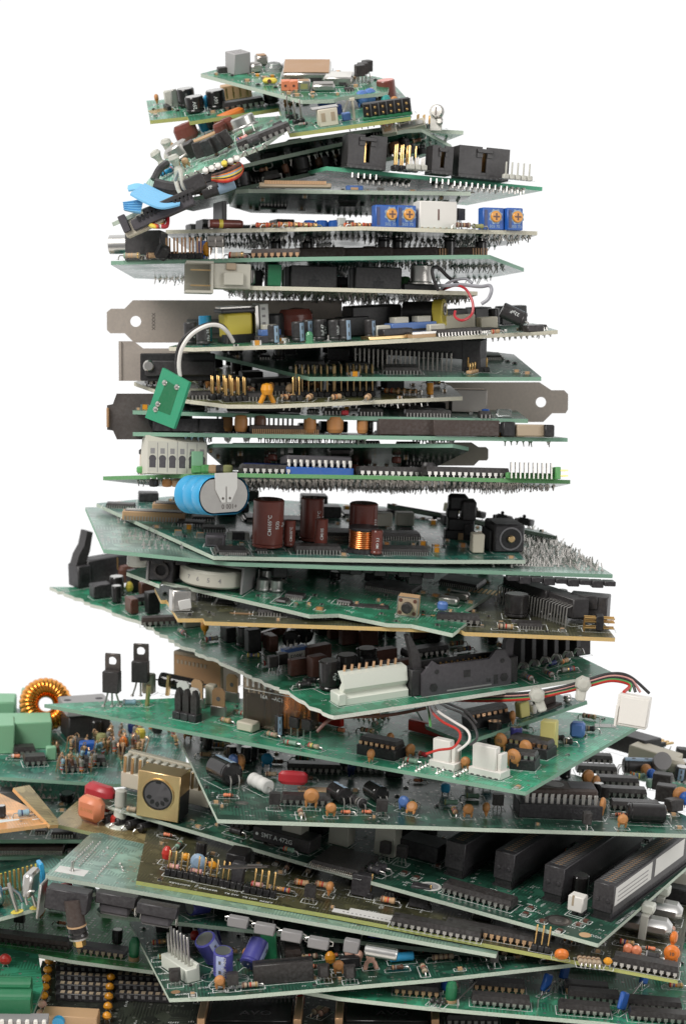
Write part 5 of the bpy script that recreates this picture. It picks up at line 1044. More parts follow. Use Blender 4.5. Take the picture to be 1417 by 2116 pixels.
for pts,m in (([(885,1452,-20),(893,1472,-40),(915,1492,-55),(945,1508,-62),(950,1525,-66),(935,1545,-70),(905,1550,-70),(880,1558,-70)],'red'),([(893,1450,-20),(905,1470,-42),(935,1490,-56),(965,1510,-62),(968,1532,-66),(945,1552,-70)],'wirewhite'),([(900,1448,-18),(925,1462,-40),(955,1475,-54),(978,1500,-56),(985,1525,-58),(970,1540,-60)],'dark'),([(905,1446,-18),(935,1458,-38),(965,1472,-50),(984,1495,-52)],'dark'),([(880,1452,-18),(886,1475,-36),(889,1500,-46)],'leafgreen')): hw(pts,.52,m)
hw([(655,1512,-50),(675,1492,-48),(700,1483,-44),(800,1478,-30),(885,1462,-18)],.7,'brown')

b=Board('B23','large green board with silver leaded capacitors lying down and a socketed window chip',(450,1693),-62,-.06,.085,
 [(365,1512),(450,1693),(1000,1711),(1500,1726),('h',-30,60),('h',-34,30),('h',-40,30),('h',-120,0)],'dark','pale',u=(2,1),matU='teal')
b.c(ecap(5,14,'shine','paleblue',lay=1),462,1617,-62+180,silk=True); b.c(disc(2.6,'denim',1.6),482,1590,-50); b.c(disc(2.8,'ceramic',1.3),497,1592,-60)
q=MB(); q.lathe([(2.4,0),(3,.3),(2.7,2),(3,4),(2.7,6),(3,8),(2.7,10),(3,12),(2.4,12.3),(1.4,12.2)],'label',18,T(-6,0,3.2)@RY(90)); p=MB(); [p.tube([(sg*6,0,3.2),(sg*8,0,3),(sg*8.6,0,0)],.35,'silver',5) for sg in(-1,1)]; b.c(S([('choke',q),('lead',p)],17,6),538,1634,118)
b.c(blob(12,3,6,'crimson',2.5),604,1634,-6); b.c(disc(2.6,'skyblue',1.6),551,1588,0); b.c(dip(8,6.2,h=3.2),632,1660,0); b.c(disc(3.1,'ceramic',1.5,lift=2.4),642,1672,-5)
for x,y in((700,1658),(775,1655)): b.c(ecap(3.6,10.5,'shine','paleblue',lay=1),x,y,112)
b.c(res(8,2.2,'dark',('midgrey','resgrey')),738,1668,118); b.c(disc(2.4,'denim',1.6),833,1676,-35); b.c(disc(2.4,'ceramic',1.1,lift=1),846,1683,-30,tilt=(-35,0))
b.c(smd(18,7,.15,'tan','tan'),660,1632,0,silk=False,lab='worn tan paper label'); b.c(dip(9,6.2),648,1594,0); b.c(dip(12,6.2),720,1590,0); b.c(res(5,1.1,'tan',('brown',)),425,1565,0); b.c(res(5,1.1,'beige',('brown','tan')),560,1606,0)
b.c(disc(2.8,'navy',1.4),725,1606,60); b.c(blob(4,4,4,'skyblue',1),919,1642); b.c(res(6,1.2,'resgreen',('olive',)),930,1665,0); b.c(res(6,1.2,'resgreen',('olive',)),975,1652,0); b.c(blob(5,3,4,'skyblue',1),1005,1632)
q=MB();p=MB(); L=31; q.box(-17,17,-9,9,0,6,'softblack',.3); q.box(-15,15,-7,7,8,12,'chipbrown',.8); q.lathe([(4,0),(4,.1)],'midgrey',22,T(-2,0,12)); q.lathe([(3.2,.1),(3.2,.14)],'darksteel',22,T(-2,0,12)); q.text_front('TQQIS1',2.6,8,-9.02,3.6,'greyplastic'); q.box(4,14,-5,5,12,12.08,'greyplastic')
for k in range(12):
    for sg in(-1,1): p.box(-14.6+k*2.54,-13+k*2.54,min(sg*7,sg*7.7),max(sg*7,sg*7.7),5.8,10,'tin',.15)
b.c(S([('window_chip',q),('pin_row',p)],35,18),1150,1680,-2)
b.c(disc(3,'ceramic',1.2,lift=3),1242,1692,70); 
for x,y,n in((1290,1645,7),(1275,1622,7),(1230,1598,7),(1222,1575,7),(1205,1550,6),(1195,1528,6),(1180,1512,5)): b.c(dip(n,6.2,h=3.2,pin='silver'),x,y,-3)
b.c(disc(3,'ceramic',1.6,lift=2),1212,1628,20); b.c(disc(3,'ceramic',1.6,lift=2),1228,1640,60); b.c(dip(8,6.2,h=3),1310,1672,-3); b.c(ecap(3.9,15.5,'shine',None,lay=1,leads=1,txt='16V100µF'),1332,1700,-2)
b.c(ecap(3.6,14,'dark','paleblue',lay=1),1318,1600,0)
q=MB();p=MB(); q.box(-16,16,-6,6,1,9,'dark',.5); [q.box(-15+k*2.8,-13.4+k*2.8,4,11,4,6,'black') for k in range(11)]; [p.box(-15+k*2.8,-13.8+k*2.8,9,17,4.4,5.2,'gold') for k in range(11)]; b.c(S([('edge_header',q),('pin_row',p)],32,14),1290,1552,-52)
for x,y in((1312,1602),(1318,1612)): b.c(res(6,1.5,'resgreen',('orange','violet','yellow')),x,y,-5)
b.c(disc(2.4,'ceramic',1.3),1332,1608,0); b.c(disc(2.2,'blue',1.6),1343,1616,30); b.c(blob(4,4,4,'resgreen',.4),1342,1630)
q=MB(); q.lathe([(4,0),(4,8)],'midgrey',20,RX(0)@T(0,0,4)@RX(60)); b.c(S([('capacitor',q)],8,8),1358,1600,0); b.c(boxcap(8,6,7,'chip',bev=.4,name='transistor'),1373,1656,-20); b.c(boxcap(8,6,7,'chip',name='transistor'),1366,1632,-20); b.c(boxcap(7,5,5,'chip',name='transistor'),1390,1676,30); b.c(disc(3.4,'ceramic',2,lift=2),1403,1668,0); b.c(disc(3,'blue',2),1415,1672)
b.mark('+',3,440,1638,0); b.mark('+',3,690,1687,0); b.mark('+',3,765,1690,0); b.mark('C86',2,607,1684,4); b.mark('L1',2,522,1648,90); b.mark('C82',1.8,864,1690,5)
q=MB(); q.lathe([(2.8,0),(2.8,.05)],'steel',20); q.lathe([(1.6,.05),(1.6,.08)],'tin',16); b.c(S([('mounting_hole',q)],5,5),500,1659,0,silk=False)
b.fill(18,BLOCKERS(7),163,back=14); b.fill(95,FILL('thru')+SM,161,gap=.1); b.marks(80,25); b.solder(30,(.4,1.2),36,rows=4); b.finish()

b=Board('B24','green motherboard with four long black card slots and a gold faced round keyboard socket',(1235,1950),-88,-.075,.17,
 [(190,1655),(620,1780),(1235,1950),(1440,1772),('h',-4,30),('h',-90,40),('h',-110,20)],'dark','pale',u=(2,0),matU='dark')
SR=-2
for i,(x,y) in enumerate(((935,1812),(1036,1834),(1138,1864),(1240,1900))): b.c(slot(80 if i<3 else 88,8.8,15,sticker=(i==3)),x,y,SR,silk=False,lab='card slot with a white paper sticker along its side' if i==3 else None)
b.c(dip(12,7.2,h=3.4),990,1858,0); b.c(qfp(21,20,22,22,2.6),712,1785,4)
q=MB(); q.box(-9.5,9.5,-6.4,-5.6,.6,21,'goldplate',.3); q.box(-9.4,9.4,-5.8,6,.6,18.5,'greyplastic',.4); q.box(-9.5,9.5,-6,4,20.2,21,'goldplate',.2); q.box(8.8,9.5,-6,5,12,21,'goldplate'); q.lathe([(7.3,0),(7.2,.45),(6.7,.5),(6.6,-.05)],'goldplate',36,T(-.2,-6.42,11.5)@RX(90),cap=False); q.lathe([(6.6,.15),(0,.15)],'slate',32,T(-.2,-6.4,11.5)@RX(90)); q.lathe([(6.62,.17),(5.9,.17)],'black',32,T(-.2,-6.4,11.5)@RX(90),cap=False)
for a in(-160,-125,-90,-55,-20): q.box(2.9,5.2,-.42,.42,.18,.26,'black',0,T(-.2,-6.4,11.5)@RX(90)@RZ(a)); q.lathe([(.95,.18),(.95,.3)],'black',10,T(-.2,-6.4,11.5)@RX(90)@T(4*math.cos(R(a)),4*math.sin(R(a)),0))
q.box(-1.2,1.2,-.4,.6,.18,.28,'black',0,T(-.2,-6.4,11.5)@RX(90)@T(0,5.4,0)); b.c(S([('round_keyboard_socket',q)],19,12),336,1686,12,silk=False)
q=MB(); q.box(-22,22,-4,4,0,7,'cream',.4); q.box(-22,22,1,4,7,15,'cream',.3)
for k in range(12): q.box(-21.5+k*3.7,-19.2+k*3.7,-3.4,.6,7,14.5,'ivory',.3); q.box(-21+k*3.7,-19.7+k*3.7,-3.9,-3.3,5,14,'goldplate',.1)
b.c(S([('power_socket',q)],44,8),345,0,3,Y=30,z=2)
q=MB(); q.lathe([(2.2,0),(2.6,1),(2.4,7.5),(1.4,8)],'nylon',18); q.lathe([(6,-9),(6.4,-8.5),(5.8,-7.5),(3,-6.8),(2.4,0)],'milky',26); b.c(S([('nylon_standoff',q)],6,6),249,1668)
b.c(res(4.5,1.2,'beige',('tan',)),272,1679,20); b.mark('U1.1',3,222,1648,16)
q=MB(); q.box(-13.5,13.5,-5,5,.3,6,'dark',.3); q.text_front('SMT A 472G',2.8,-2,-5.02,3.3,'ink'); q.lathe([(.7,0),(.7,.1)],'ink',10,T(-11.5,-5,3.3)@RX(90)); b.c(S([('chip',q)],27,10),592,1744,0)
b.c(header(6,2,5,2.4),490,1706,0,z=0); b.c(res(6,1.5,'dark',('black',)),487,1725,0); b.c(res(5,1.1,'resgreen',('red','orange')),596,1762,0); q=MB(); q.lathe([(3.6,0),(3.6,.06)],'darksteel',22); q.lathe([(1.8,.06),(1.8,.12)],'silver',18); b.c(S([('mounting_hole',q)],7,7),562,1743,silk=False)
b.c(to92(3.4),795,1778,4); b.c(to92(3.4),829,1786,4); 
for x,y in((772,1806),(785,1800)): b.c(res(5.5,1.7,'greyplastic',('black','steel'),span=11),x,y,-4)
for x,Y in((607,-10),(705,-6),(800,-14)): b.c(boxcap(9,7,14,'ivory',bev=.2,name='memory_socket_end'),x,0,2,Y=Y)
b.c(boxcap(18,12,7,'softblack',bev=.4,name='chip_socket'),875,1768,0); b.c(boxcap(12,10,10,'black',name='memory_socket'),650,0,2,Y=8); b.c(boxcap(20,10,8,'black',name='memory_socket'),850,0,2,Y=10)
q=MB(); q.lathe([(4.6,0),(4.6,.1)],'label',26); q.lathe([(3.4,.1),(3.4,.14)],'grey',20); b.c(S([('round_sticker',q)],9,9),888,1832,silk=False)
b.c(ecap(4,9,'shine',None),1192,1852); b.c(header(2,2,4,2,'gold'),1196,1888,0); q=MB(); q.box(-3.2,3.2,-2.6,2.6,2,8.4,'white',.4); q.box(-1.4,-.6,-2.7,-2,4.4,8.5,'beige'); b.c(S([('jumper_cap',q)],6,5),1190,1890,0)
q=MB(); q.lathe([(5.4,0),(5.4,.05)],'darksteel',26); q.lathe([(4,.05),(4,.08)],'steel',26); q.lathe([(1.5,.1),(1.5,.14)],'tin',16); b.c(S([('mounting_hole',q)],10,10),1153,1902,silk=False); q=MB(); q.lathe([(2.4,0),(2.4,.05)],'tan',20); b.c(S([('solder_pad',q)],5,5),1208,1932,silk=False)
for x,y in((1120,1905),(1195,1912),(1210,1905),(1155,1925),(1085,1890),(1095,1878),(860,1815),(835,1805),(905,1790)): b.c(smd(3,2,.9,'brown'),x,y,rnd.choice((0,90)))
for k in range(10): b.mark('//',2.2,960+k*5,1846-k*8,0)
for x,y in((520,1735),(660,1770),(740,1800)): b.mark('TR2',1.6,x,y,0)
b.mark('1-2 20MHz 2-3 33MHz',1.9,1292,1895,88)
b.fill(16,BLOCKERS(7),173,back=10,box=(400,1300)); b.fill(130,SM+[smd(2.4,1.4,.8,'silver'),qfp(7,5,5,0,1.6),res(5,1.1,'resgreen',('red','orange'))],171); b.marks(260,26); b.finish()
# ================================================================= base of the pile
b=Board('B25','olive edged board with a long single row of gold jumper pins and printed words',(1400,2025),-90,-.125,.115,
 [(282,1820),(700,1893),(1400,2025),('h',22,110),('h',-90,10),('h',-142,0)],'brownish','lime',u=(2,1),matU='olive')
b.c(header(5,1,7.6,3,'gold',miss=(4,)),372,1813,0); b.c(header(5,1,7.6,3,'gold'),433,1826,0); b.c(header(3,1,7.6,3,'gold',miss=(1,2)),482,1836,0); b.c(boxcap(5,4,10,'softblack',name='jumper_cap'),489,1832); b.c(header(4,1,7.6,3,'gold',miss=(0,)),530,1848,0); b.c(header(2,1,7.6,3,'gold'),557,1853,0)
for t,x,y in(('KEYLOCK',372,1827),('SPEAKER',430,1838),('TB SW',478,1848),('TB LED',516,1856),('RESET',550,1864)): b.mark(t,2,x,y,0)
b.c(tant(2.2,6,'red'),343,1783); b.c(tant(1.8,3.4,'amber'),383,1785); b.c(res(5,1.2,'pink',('brown','tan')),358,1798,0); b.c(disc(3.4,'paleblue',1.5,lift=.6),408,1800); b.c(tant(2,3.4,'amber'),438,1802); b.c(res(5,1.2,'pink',('brown','tan')),405,1808,0); b.c(res(5,1.2,'pink',('red','tan')),530,1835,0)
for x,y in((622,1832),(800,1868),(665,1836)): b.c(res(6,1.4,'tan',('brown','orange','red')),x,y,0)
for x in(745,865): b.c(boxcap(8,5,9,'softblack',name='pin_housing'),x,1850+(x-745)*.2); b.c(header(1,1,8,2.4,'gold'),x+18,1856+(x-745)*.2)
q=MB(); q.box(-18,18,-2,2,0,.2,'label',0,T(0,0,.03)); q.box(-14,16,2.2,5.5,0,.2,'label',0,T(2,0,.03)); [q.box(-14+k*1.7,-13.2+k*1.7,-.6,.2,.22,.26,'midgrey') for k in range(16)]; b.c(S([('paper_sticker',q)],36,6),780,1898,0,silk=False)
b.c(header(3,1,8,2.6,'gold'),1116,1966,0); b.c(disc(2.8,'orange',1.6,lift=.4),1157,1980,10,tilt=(40,0))
for x in(1197,1206,1215,1225,1234): b.c(res(5,1.1,'beige',('brown','tan','brown')),x,1990+(x-1197)*.1,-78)
b.c(tant(1.8,3,'amber'),1253,2000); b.c(dip(10,6.6,h=3.6,pin='silver'),1332,2003,0); b.c(res(6,1.9,'dark',('midgrey',)),1345,1987,0); b.c(disc(3.2,'orange',1.6,txt='10',lift=1),1384,1990,0)
for x,y in((1294,1978),(1312,1982)): b.c(disc(2,'salmon',1.4),x,y,0)
def xt(): 
    q=MB(); q.box(-12,12,-5,5,1,8,'alu',2.4); return S([('crystal',q)],24,10)
b.c(xt(),1322,1930,-2); b.c(xt(),1345,1896,-2)
for x,y in((1330,1920),(1362,1882)): 
    q=MB(); q.box(-1.6,1.6,-6,6,9,9.8,'nylon',.2); q.box(-1.6,1.6,-6,-5.2,-4,9.4,'nylon',.2); q.box(-2.6,2.6,-3,3,9.6,13.5,'milky',.6); b.c(S([('cable_tie',q)],4,10),x,y+12,-8,silk=False)
b.c(res(5,1.3,'flesh',('teal','orange')),1385,1930,80); b.c(disc(2.6,'orange',1.4),1388,1958,80); b.c(boxcap(14,8,9,'ivory',name='connector'),1400,1840,-5)
for k,x in enumerate((1010,1080,960)): b.c(dip(14,6.4),900+k*70,1925+k*12,0) if k<1 else None
b.c(dip(14,6.4,pin='tan'),1010,1935,0)
b.fill(14,BLOCKERS(6),183,back=-30); b.fill(90,FILL('thru')+SM,181,gap=.1); b.marks(90,27); b.solder(30,(.4,1),37,rows=4)
b.mark('U1 PB8 4M',2,1395,1900,80); b.mark('P4',2,1392,1975,85); b.finish()
ms=thing('metal_strip','bent grey metal strip lying loose on the olive edged board','metal strip',T(*W(500,1792,-62)))
q=MB(); q.prism([(-9,-1.5),(-3,-3.4),(10,-1),(11,1),(2,1.6),(-8,.6)],0,.6,'darksteel'); q.prism([(2,0),(8,0),(8,1.4),(2,1.4)],.6,1.0,'steel'); link('strip',q.mesh('strip'),ms)

b=Board('B26','upside down pale teal board with rows of solder dots, grey parts under its edge',(300,1843),-62,-.135,.085,
 [(188,1722),(95,1808),(300,1843),(1025,1972),('h',10,50),('h',-90,50),('h',-50,10)],'painted_sheen','pale',u=(3,2),matU='dark')
def dots(x0,y0,x1,y1,n,nm='solder_row'):
    q=MB(); a=b.loc((x0,y0)); c_=b.loc((x1,y1))
    for k in range(n): p=a.lerp(c_,k/(n-1)); q.lathe([(.5,0),(.4,.4),(.2,.8),(0,.9)],'silver',8,T(p.x,p.y,0))
    link(nm,q.mesh(nm),b.obj)
dots(192,1742,150,1785,11); dots(207,1742,165,1790,12); dots(240,1766,198,1816,12); 
for x,y in((214,1760),(222,1753),(248,1786),(252,1793),(254,1800)): dots(x,y,x+1,y+1,2,'solder_spot')
q=MB(); q.box(-6,6,-4,4,0,.1,'label'); q.lathe([(1,.1),(.7,1),(.7,4),(0,4.4)],'silver',10); b.c(S([('foil_patch',q)],12,8),149,1800,0,silk=False)
q=MB(); q.box(-9,8,-5,3,0,8.5,'softblack',.4); q.box(-11.6,-10.6,-6,4,-1,13,'tin',.3); q.lathe([(1.8,0),(1.8,5)],'steel',14,T(-5,-5,4)@RY(90)); [q.lathe([(1.8,k),(2.1,k+.3),(1.8,k+.6)],'tin',12,T(-5,-5,4)@RY(90)) for k in (0,1,2,3,4)]; q.box(-8,-5,-6,-5,1,6.5,'tin',.2); b.c(S([('side_connector',q)],22,8),140,0,0,Y=-66,under=True)
q=MB(); q.box(-14,-10,-8,4,-1,9,'alu',1); b.c(S([('metal_shell',q)],4,8),118,0,0,Y=-56,under=True)
def soj(w):
    q=MB();p=MB(); q.box(-w/2-1,w/2+1,-2,4,0,4.5,'softblack',.4); q.box(-w/2+.4,w/2-1.4,-5,2,4.5,8.8,'greyplastic',.9); q.box(-w/2+1,w/2-2,-4.6,1,8.6,9.4,'midgrey',.4)
    for x in(-w/2-.4,w/2-.2):
        for k in range(3): p.tube([(x,-6+k*1.6,4),(x,-6.6+k*1.6,9),(x+.6,-6.6+k*1.6,9.6)],.25,'silver',5)
    return S([('surface_socket',q),('pin_row',p)],w+2,8)
b.c(soj(14),240,0,0,Y=-62,under=True); b.c(soj(14),326,0,0,Y=-68,under=True)
for k in range(4): 
    q=MB(); q.box(-4,4,-2,2,0,4,'midgrey',.4); [q.tube([(sg*4,-1.5,1),(sg*5.4,-1.5,1.4),(sg*5.4,-1.5,2.8),(sg*4.2,-1.5,3)],.28,'silver',5) for sg in(-1,1)]; b.c(S([('coil',q)],9,4),492+k*56,0,0,Y=-72-k*4,under=True)
q=MB(); q.lathe([(2,0),(2.3,.5),(2.3,12),(2,12.5)],'alu',16,T(-6,0,2.5)@RY(90)); b.c(S([('crystal',q)],12,4),790,0,0,Y=-84,under=True); b.c(boxcap(6,4,5,'midgrey'),730,0,Y=-80,under=True)
b.marks(20,29); b.fill(16,[qfp(12,8,8,0,2),boxcap(8,6,4,'black')],191,under=True); b.finish()

b=Board('B27','dark grey green board squeezed under the pale teal board, small violet capacitor on it',(205,1885),-56,-.085,.10,
 [(200,1880),(208,1888),(700,1940),(1130,1984),('h',4,80),('h',-170,10)],'dark','dark',u=(3,2))
b.c(ecap(3.6,8.5,'violet','violetlabel',lay=1),409,1890,-140); b.c(ecap(2,6,'violet','violetlabel',lay=1),776,0,0,Y=-60)
b.fill(30,FILL('low'),201,front=40); b.solder(20,(.4,1),41,rows=4,top=False); b.finish()

b=Board('B28','green board with white pin socket, violet capacitors and long dark slot, lowest at the front',(350,2063),-92,.045,.12,
 [(268,1905),(350,2063),(480,2058),(900,2022),(1190,1990),('h',-10,60),('h',-150,10)],'dark','pale',u=(3,2))
q=MB();p=MB(); q.box(-11,11,-3,3,0,5.5,'milky',.3); q.box(-11,11,1.6,3,5,7,'milky',.2); [p.cb(-9.6+k*2.9,0,.9,.9,5,17.5 if k else 14,'tin',.2) for k in range(7)]; b.c(S([('power_header',q),('pin_row',p)],22,6),374,2012,-66)
V=lambda r,h,**k: ecap(r,h,'violet','violetlabel',**k)
b.c(ecap(3.8,11,'violet','violetlabel',txt='100µF ASLF'),462,2030,-25,tilt=(12,8),z=3); b.c(V(4.2,11),515,2012,60,tilt=(8,52),z=3); b.c(V(4.4,11),448,1990,40,tilt=(0,-30),z=2); b.c(V(4.2,10),440,1968,20,tilt=(-8,-6),z=2)
for x,y in((455,2025),(495,2015)): b.wire([(x-22,y-6,-78),(x-18,y-16,-80),(x-8,y-22,-80)],.35,'silver','lead')
q=MB(); q.box(-11.5,11.5,-3,3,0,8,'chip',.25); q.box(-10.5,10.5,-1,1,7.9,8.05,'black'); b.c(S([('card_slot',q)],23,6),586,2026,0)
b.c(tant(2.2,4.6,'red'),405,1950); b.c(tant(2.2,5.2,'amber'),683,1998); b.c(boxcap(8,4,4,'black'),722,1998); b.c(disc(2,'flesh',1.4),723,1988); b.c(disc(2,'flesh',1.4),742,1992,60)
q=MB(); q.tube([(-2.2,0,0),(-1.6,0,2.4),(0,0,4)],.9,'flesh',8); q.tube([(2.2,0,0),(1.6,0,2.4),(0,0,4)],.9,'flesh',8); q.lathe([(1.6,-1),(1.6,1)],'flesh',12,T(0,0,4.4)@RX(90)); b.c(S([('ceramic_disc',q)],5,2),766,2002)
q=MB(); q.lathe([(1.2,0),(1.8,.4),(1.8,9.2),(1.2,9.6)],'skyblue',16,T(-4.8,0,2.2)@RY(90)); b.c(S([('capacitor',q)],10,4),830,1988); b.c(plainbox('folded_card',6,2,14,'green',.2),558,1998,-14)
for x in(905,1000,925,1040): b.c(res(5,1.2,'beige',('brown','tan','brown')),x,1985-(x-905)*.08,rnd.choice((0,90)))
q=MB(); q.prism([(0,0),(3,-1.7),(3,-.7),(11,-.7),(11,.7),(3,.7),(3,1.7)],.03,.07,'ink'); b.c(S([('printed_arrow',q)],1,1),468,2043,4,silk=False)
for t,x,y in(('C150',422,2041),('GND',345,2025),('GND',338,2012),('+12V',330,1998),('+12V',326,1988),('+12V',322,1978),('+12V',316,1966),('30100',375,2055)): b.mark(t,2,x,y,0)
for x,y,r_ in((440,2020,4.6),(458,2038,4.8),(490,2022,4.6),(493,2025,4)):
    l=b.loc((x,y)); q=MB(); 
    vs=[];n=22
    for rr in(r_,r_-.22): vs+=[(l.x+rr*math.cos(2*PI*k/n),l.y+rr*math.sin(2*PI*k/n),.05) for k in range(n)]
    b.silk.add(vs,[(k,(k+1)%n,n+(k+1)%n,n+k) for k in range(n)],'ink')
q=MB(); q.lathe([(1.8,0),(1.8,.06)],'rust',18); b.c(S([('mounting_hole',q)],4,4),363,2050,silk=False)
b.fill(16,BLOCKERS(6),213,back=-45); b.fill(90,FILL('thru')+SM,211,gap=.1); b.marks(60,30); b.finish()

b=Board('B29','lowest right board with rows of dark chips, green edge strip and slanted blue capacitors',(700,2057),-84,-.075,.10,
 [(600,2042),(700,2060),(880,2080),(1250,2112),(1500,2146),('h',14,120),('h',-190,10)],'green','pale',u=(3,2))
for x,y,n in((1033,2076,9),(1030,2044,8),(1205,2092,8),(1225,2066,8),(1345,2082,9),(1365,2108,10),(1210,2050,7),(860,2052,7)): b.c(dip(n,6.4,col='chip',pin='tan' if y<2060 else 'tin'),x,y,0)
for x,y in((1122,2056),(1280,2094),(1325,2040),(1160,2030)): b.c(boxcap(6,1.8,7,'blue',bev=.5,lift=1.4,name='film_capacitor'),x,y,60,tilt=(0,22))
q=MB(); q.lathe([(2.4,0),(2.4,1)],'tan',14); q.lathe([(2,1),(2.2,2),(2.2,6),(1.6,8),(0,8.4)],'green',16); b.c(S([('bead_capacitor',q)],5,5),930,2070); b.c(blob(5,3,5,'blue',1),922,2052)
for x in(945,1110,1295): 
    q=MB(); q.tube([(0,0,0),(0,0,3),(2,22,3.4),(2,22,0)],.35,'tin',6); b.c(S([('wire_link',q)],1,1),x,2082,-14,silk=False)
for x,y in((893,2072),(905,2074),(915,2076)): b.c(res(3.4,.8,'dark',('steel',)),x,y,70)
b.fill(50,FILL('thru')+SM,221); b.marks(30,31); b.finish()
b=Board('B29b','dark board at the very bottom centre with two large brown framed sockets',(650,2128),-80,.0,.13,
 [(450,2150),(1250,2160),('h',20,120),('h',-190,0)],'black','dark',u=(1,0))
for x in(520,800):
    q=MB(); q.box(-19,19,-14,14,0,2,'black',.4); q.box(-16,16,-11,11,2,3,'shine',.3); q.text('AVO',6,T(2,-4,3.1),'dark'); [q.box(min(sg*17,sg*20),max(sg*17,sg*20),-14,14,1,5,'rust',.3) for sg in(-1,1)]; [q.box(-15+k*1.6,-14.4+k*1.6,10.8,12,2,4.6,'tin') for k in range(19)]; b.c(S([('processor_socket',q)],38,28),x,2100,0)
b.c(disc(2,'red',1),620,2082,20); b.c(res(5,1.3,'beige',('brown',)),655,2095,60); b.c(res(5,1.3,'flesh',('brown',)),668,2098,60); b.c(blob(4,3,4,'blue',1),415,2070); b.fill(20,FILL('low'),231); b.finish()

# ---- left flank
b=Board('B33','pale teal board at far left with a copper toroid coil and mint green blocks',(120,1619),45,-.035,.14,
 [(-60,1585),(0,1605),(240,1620),(386,1606),('h',-6,80),('h',-110,20)],'teal','green',u=(2,1))
q=MB(); q.box(-12,12,-8,8,0,12.8,'mint',.5); b.c(S([('relay',q)],22,16),52,1538,14); b.c(S([('relay',(lambda q:(q.box(-11,11,-8,8,0,13.5,'mint',.5),q)[1])(MB()))],22,16),-20,1548,14)
q=MB(); n=46; Rr=8; 
vs=[];fs=[]
def tor(q,M,Rr,rr,N=150,m=12,wraps=30,mat='coil'):
    vs=[]
    for i in range(N):
        a=2*PI*i/N; rk=rr*(1+.11*abs(math.sin(a*wraps/2)))
        for j in range(m): t=2*PI*j/m; vs.append(((Rr+rk*math.cos(t))*math.cos(a),(Rr+rk*math.cos(t))*math.sin(a),rk*1.15*math.sin(t)))
    q.add(vs,[(i*m+j,((i+1)%N)*m+j,((i+1)%N)*m+(j+1)%m,i*m+(j+1)%m) for i in range(N) for j in range(m)],mat,M)
tor(q,T(0,0,12)@RZ(24)@RX(64)@RZ(20),8,4.3); b.c(S([('toroid_coil',q)],24,9),95,1506,0)
q=MB(); q.box(-10,10,-8,8,0,12,'dark',.6); q.box(-11,11,-9.1,9,12,17,'grey',.5); b.c(S([('metal_box',q)],22,18),172,0,26,Y=116); b.c(boxcap(8,8,10,'mint'),62,1468,10); b.c(boxcap(20,16,9,'mint',bev=.8),-10,1480,10)
b.c(dip(4,6,h=3.4),50,1558,20); b.c(dip(4,6.6,h=3.6),72,1578,20); b.c(boxcap(4.6,3.4,6,'mint'),106,1570,15); b.c(boxcap(7,6,6,'blue'),180,1560,10,); b.c(dip(4,6,h=3.2),155,1592,16); b.c(dip(4,6,h=3.2),196,1580,16)
b.c(ecap(2.9,9,'shine',None),198,1528); b.c(tant(2,6,'orange'),256,1552); b.c(res(4,1,'salmon',('white',)),34,1568,10)
r_=random.Random(5)
RS=[res(5.5,1,'resblue',('red','brown','gold'),stand=1),res(5.5,1,'tan',('brown','black','gold'),stand=1),res(5.5,1.1,'resgrey',('orange','red'),stand=1),res(5.5,1,'bakelite',('tan','resgrey'),stand=1)]
for k in range(46): x=r_.uniform(118,372); b.c(r_.choice(RS),x,1598-(x-118)*.20-r_.uniform(0,50)+ (10 if x<200 else 0),r_.uniform(0,360),silk=False,tilt=(r_.uniform(-14,14),r_.uniform(-14,14)))
for x,y,m in((165,1555,'dark'),(210,1545,'olive'),(275,1520,'navy'),(290,1535,'yellow'),(325,1520,'black')): b.c(blob(5,4,6,m,1),x,y)
b.marks(40,40); b.finish()
b=Board('B34','translucent brown board with a salmon and a red dipped capacitor under the round socket',(110,1702),12,-.10,.16,
 [(160,1655),(108,1701),(318,1748),(372,1700),('h',0,14)],'amber','olive',u=(2,1))
b.c(boxcap(12,7,10.5,'salmon',bev=2.2,lift=1.4,txt='0.1/100',ts=.2,name='dipped_capacitor',tm='ceramic'),187,1701,-12,silk=False); b.c(boxcap(15,7,11,'crimson',bev=2.2,lift=1.4,txt='0.47',ts=.22,name='dipped_capacitor',tm='pink'),205,1677,-12,silk=False)
for k in range(4): b.c(ecap(2,9,'dark',None,lay=1,leads=1),232+k*24,1700+k*6,60,silk=False)
b.c(blob(4,3,4,'red',.6),237,1706); b.finish()
b=Board('B35','orange brown board with a pale blue resistor at the left side of the pile',(20,1718),-20,.02,.12,
 [(-60,1722),(38,1710),(102,1702),(85,1680),('h',-30,40),('h',-40,0)],'orange','orange',u=(2,1))
b.c(res(5,1.5,'resblue',('paleblue','navy')),50,1688,-5); b.c(ecap(1.8,5,'black',None),5,1690); q=MB(); q.prism([(-8,-2),(6,-1),(7,0),(-2,3),(-8,2)],.02,.06,'ink'); b.c(S([('printed_patch',q)],1,1),8,1697,silk=False); b.c(smd(6,1,.1,'ink','ink'),82,1692,0,silk=False)
b.marks(12,43); b.finish()
b=Board('B35b','amber strip board crossing behind the orange board at the left',(70,1650),6,-.3,.25,
 [(28,1628),(104,1705),(122,1704),(118,1690),(62,1622)],'amber','orange',u=(1,0)); b.finish()
b=Board('B35c','board full of pale solder dots behind the orange board at far left',(0,1708),52,0,.30,
 [(-60,1700),(160,1700),('h',10,50),('h',-70,0)],'pale','pale',u=(1,0)); b.solder(200,(1,1.6),51,rows=20,top=True); b.c(boxcap(10,6,8,'midgrey'),25,1665); b.c(ecap(3.4,5,'shine','black'),140,1660); b.finish()
b=Board('B36','dark green memory board with long fine pitch chips at the left side',(0,1772),6,.0,.08,
 [(-60,1770),(105,1770),(205,1765),('h',0,60),('h',-60,0)],'green','green',u=(1,0))
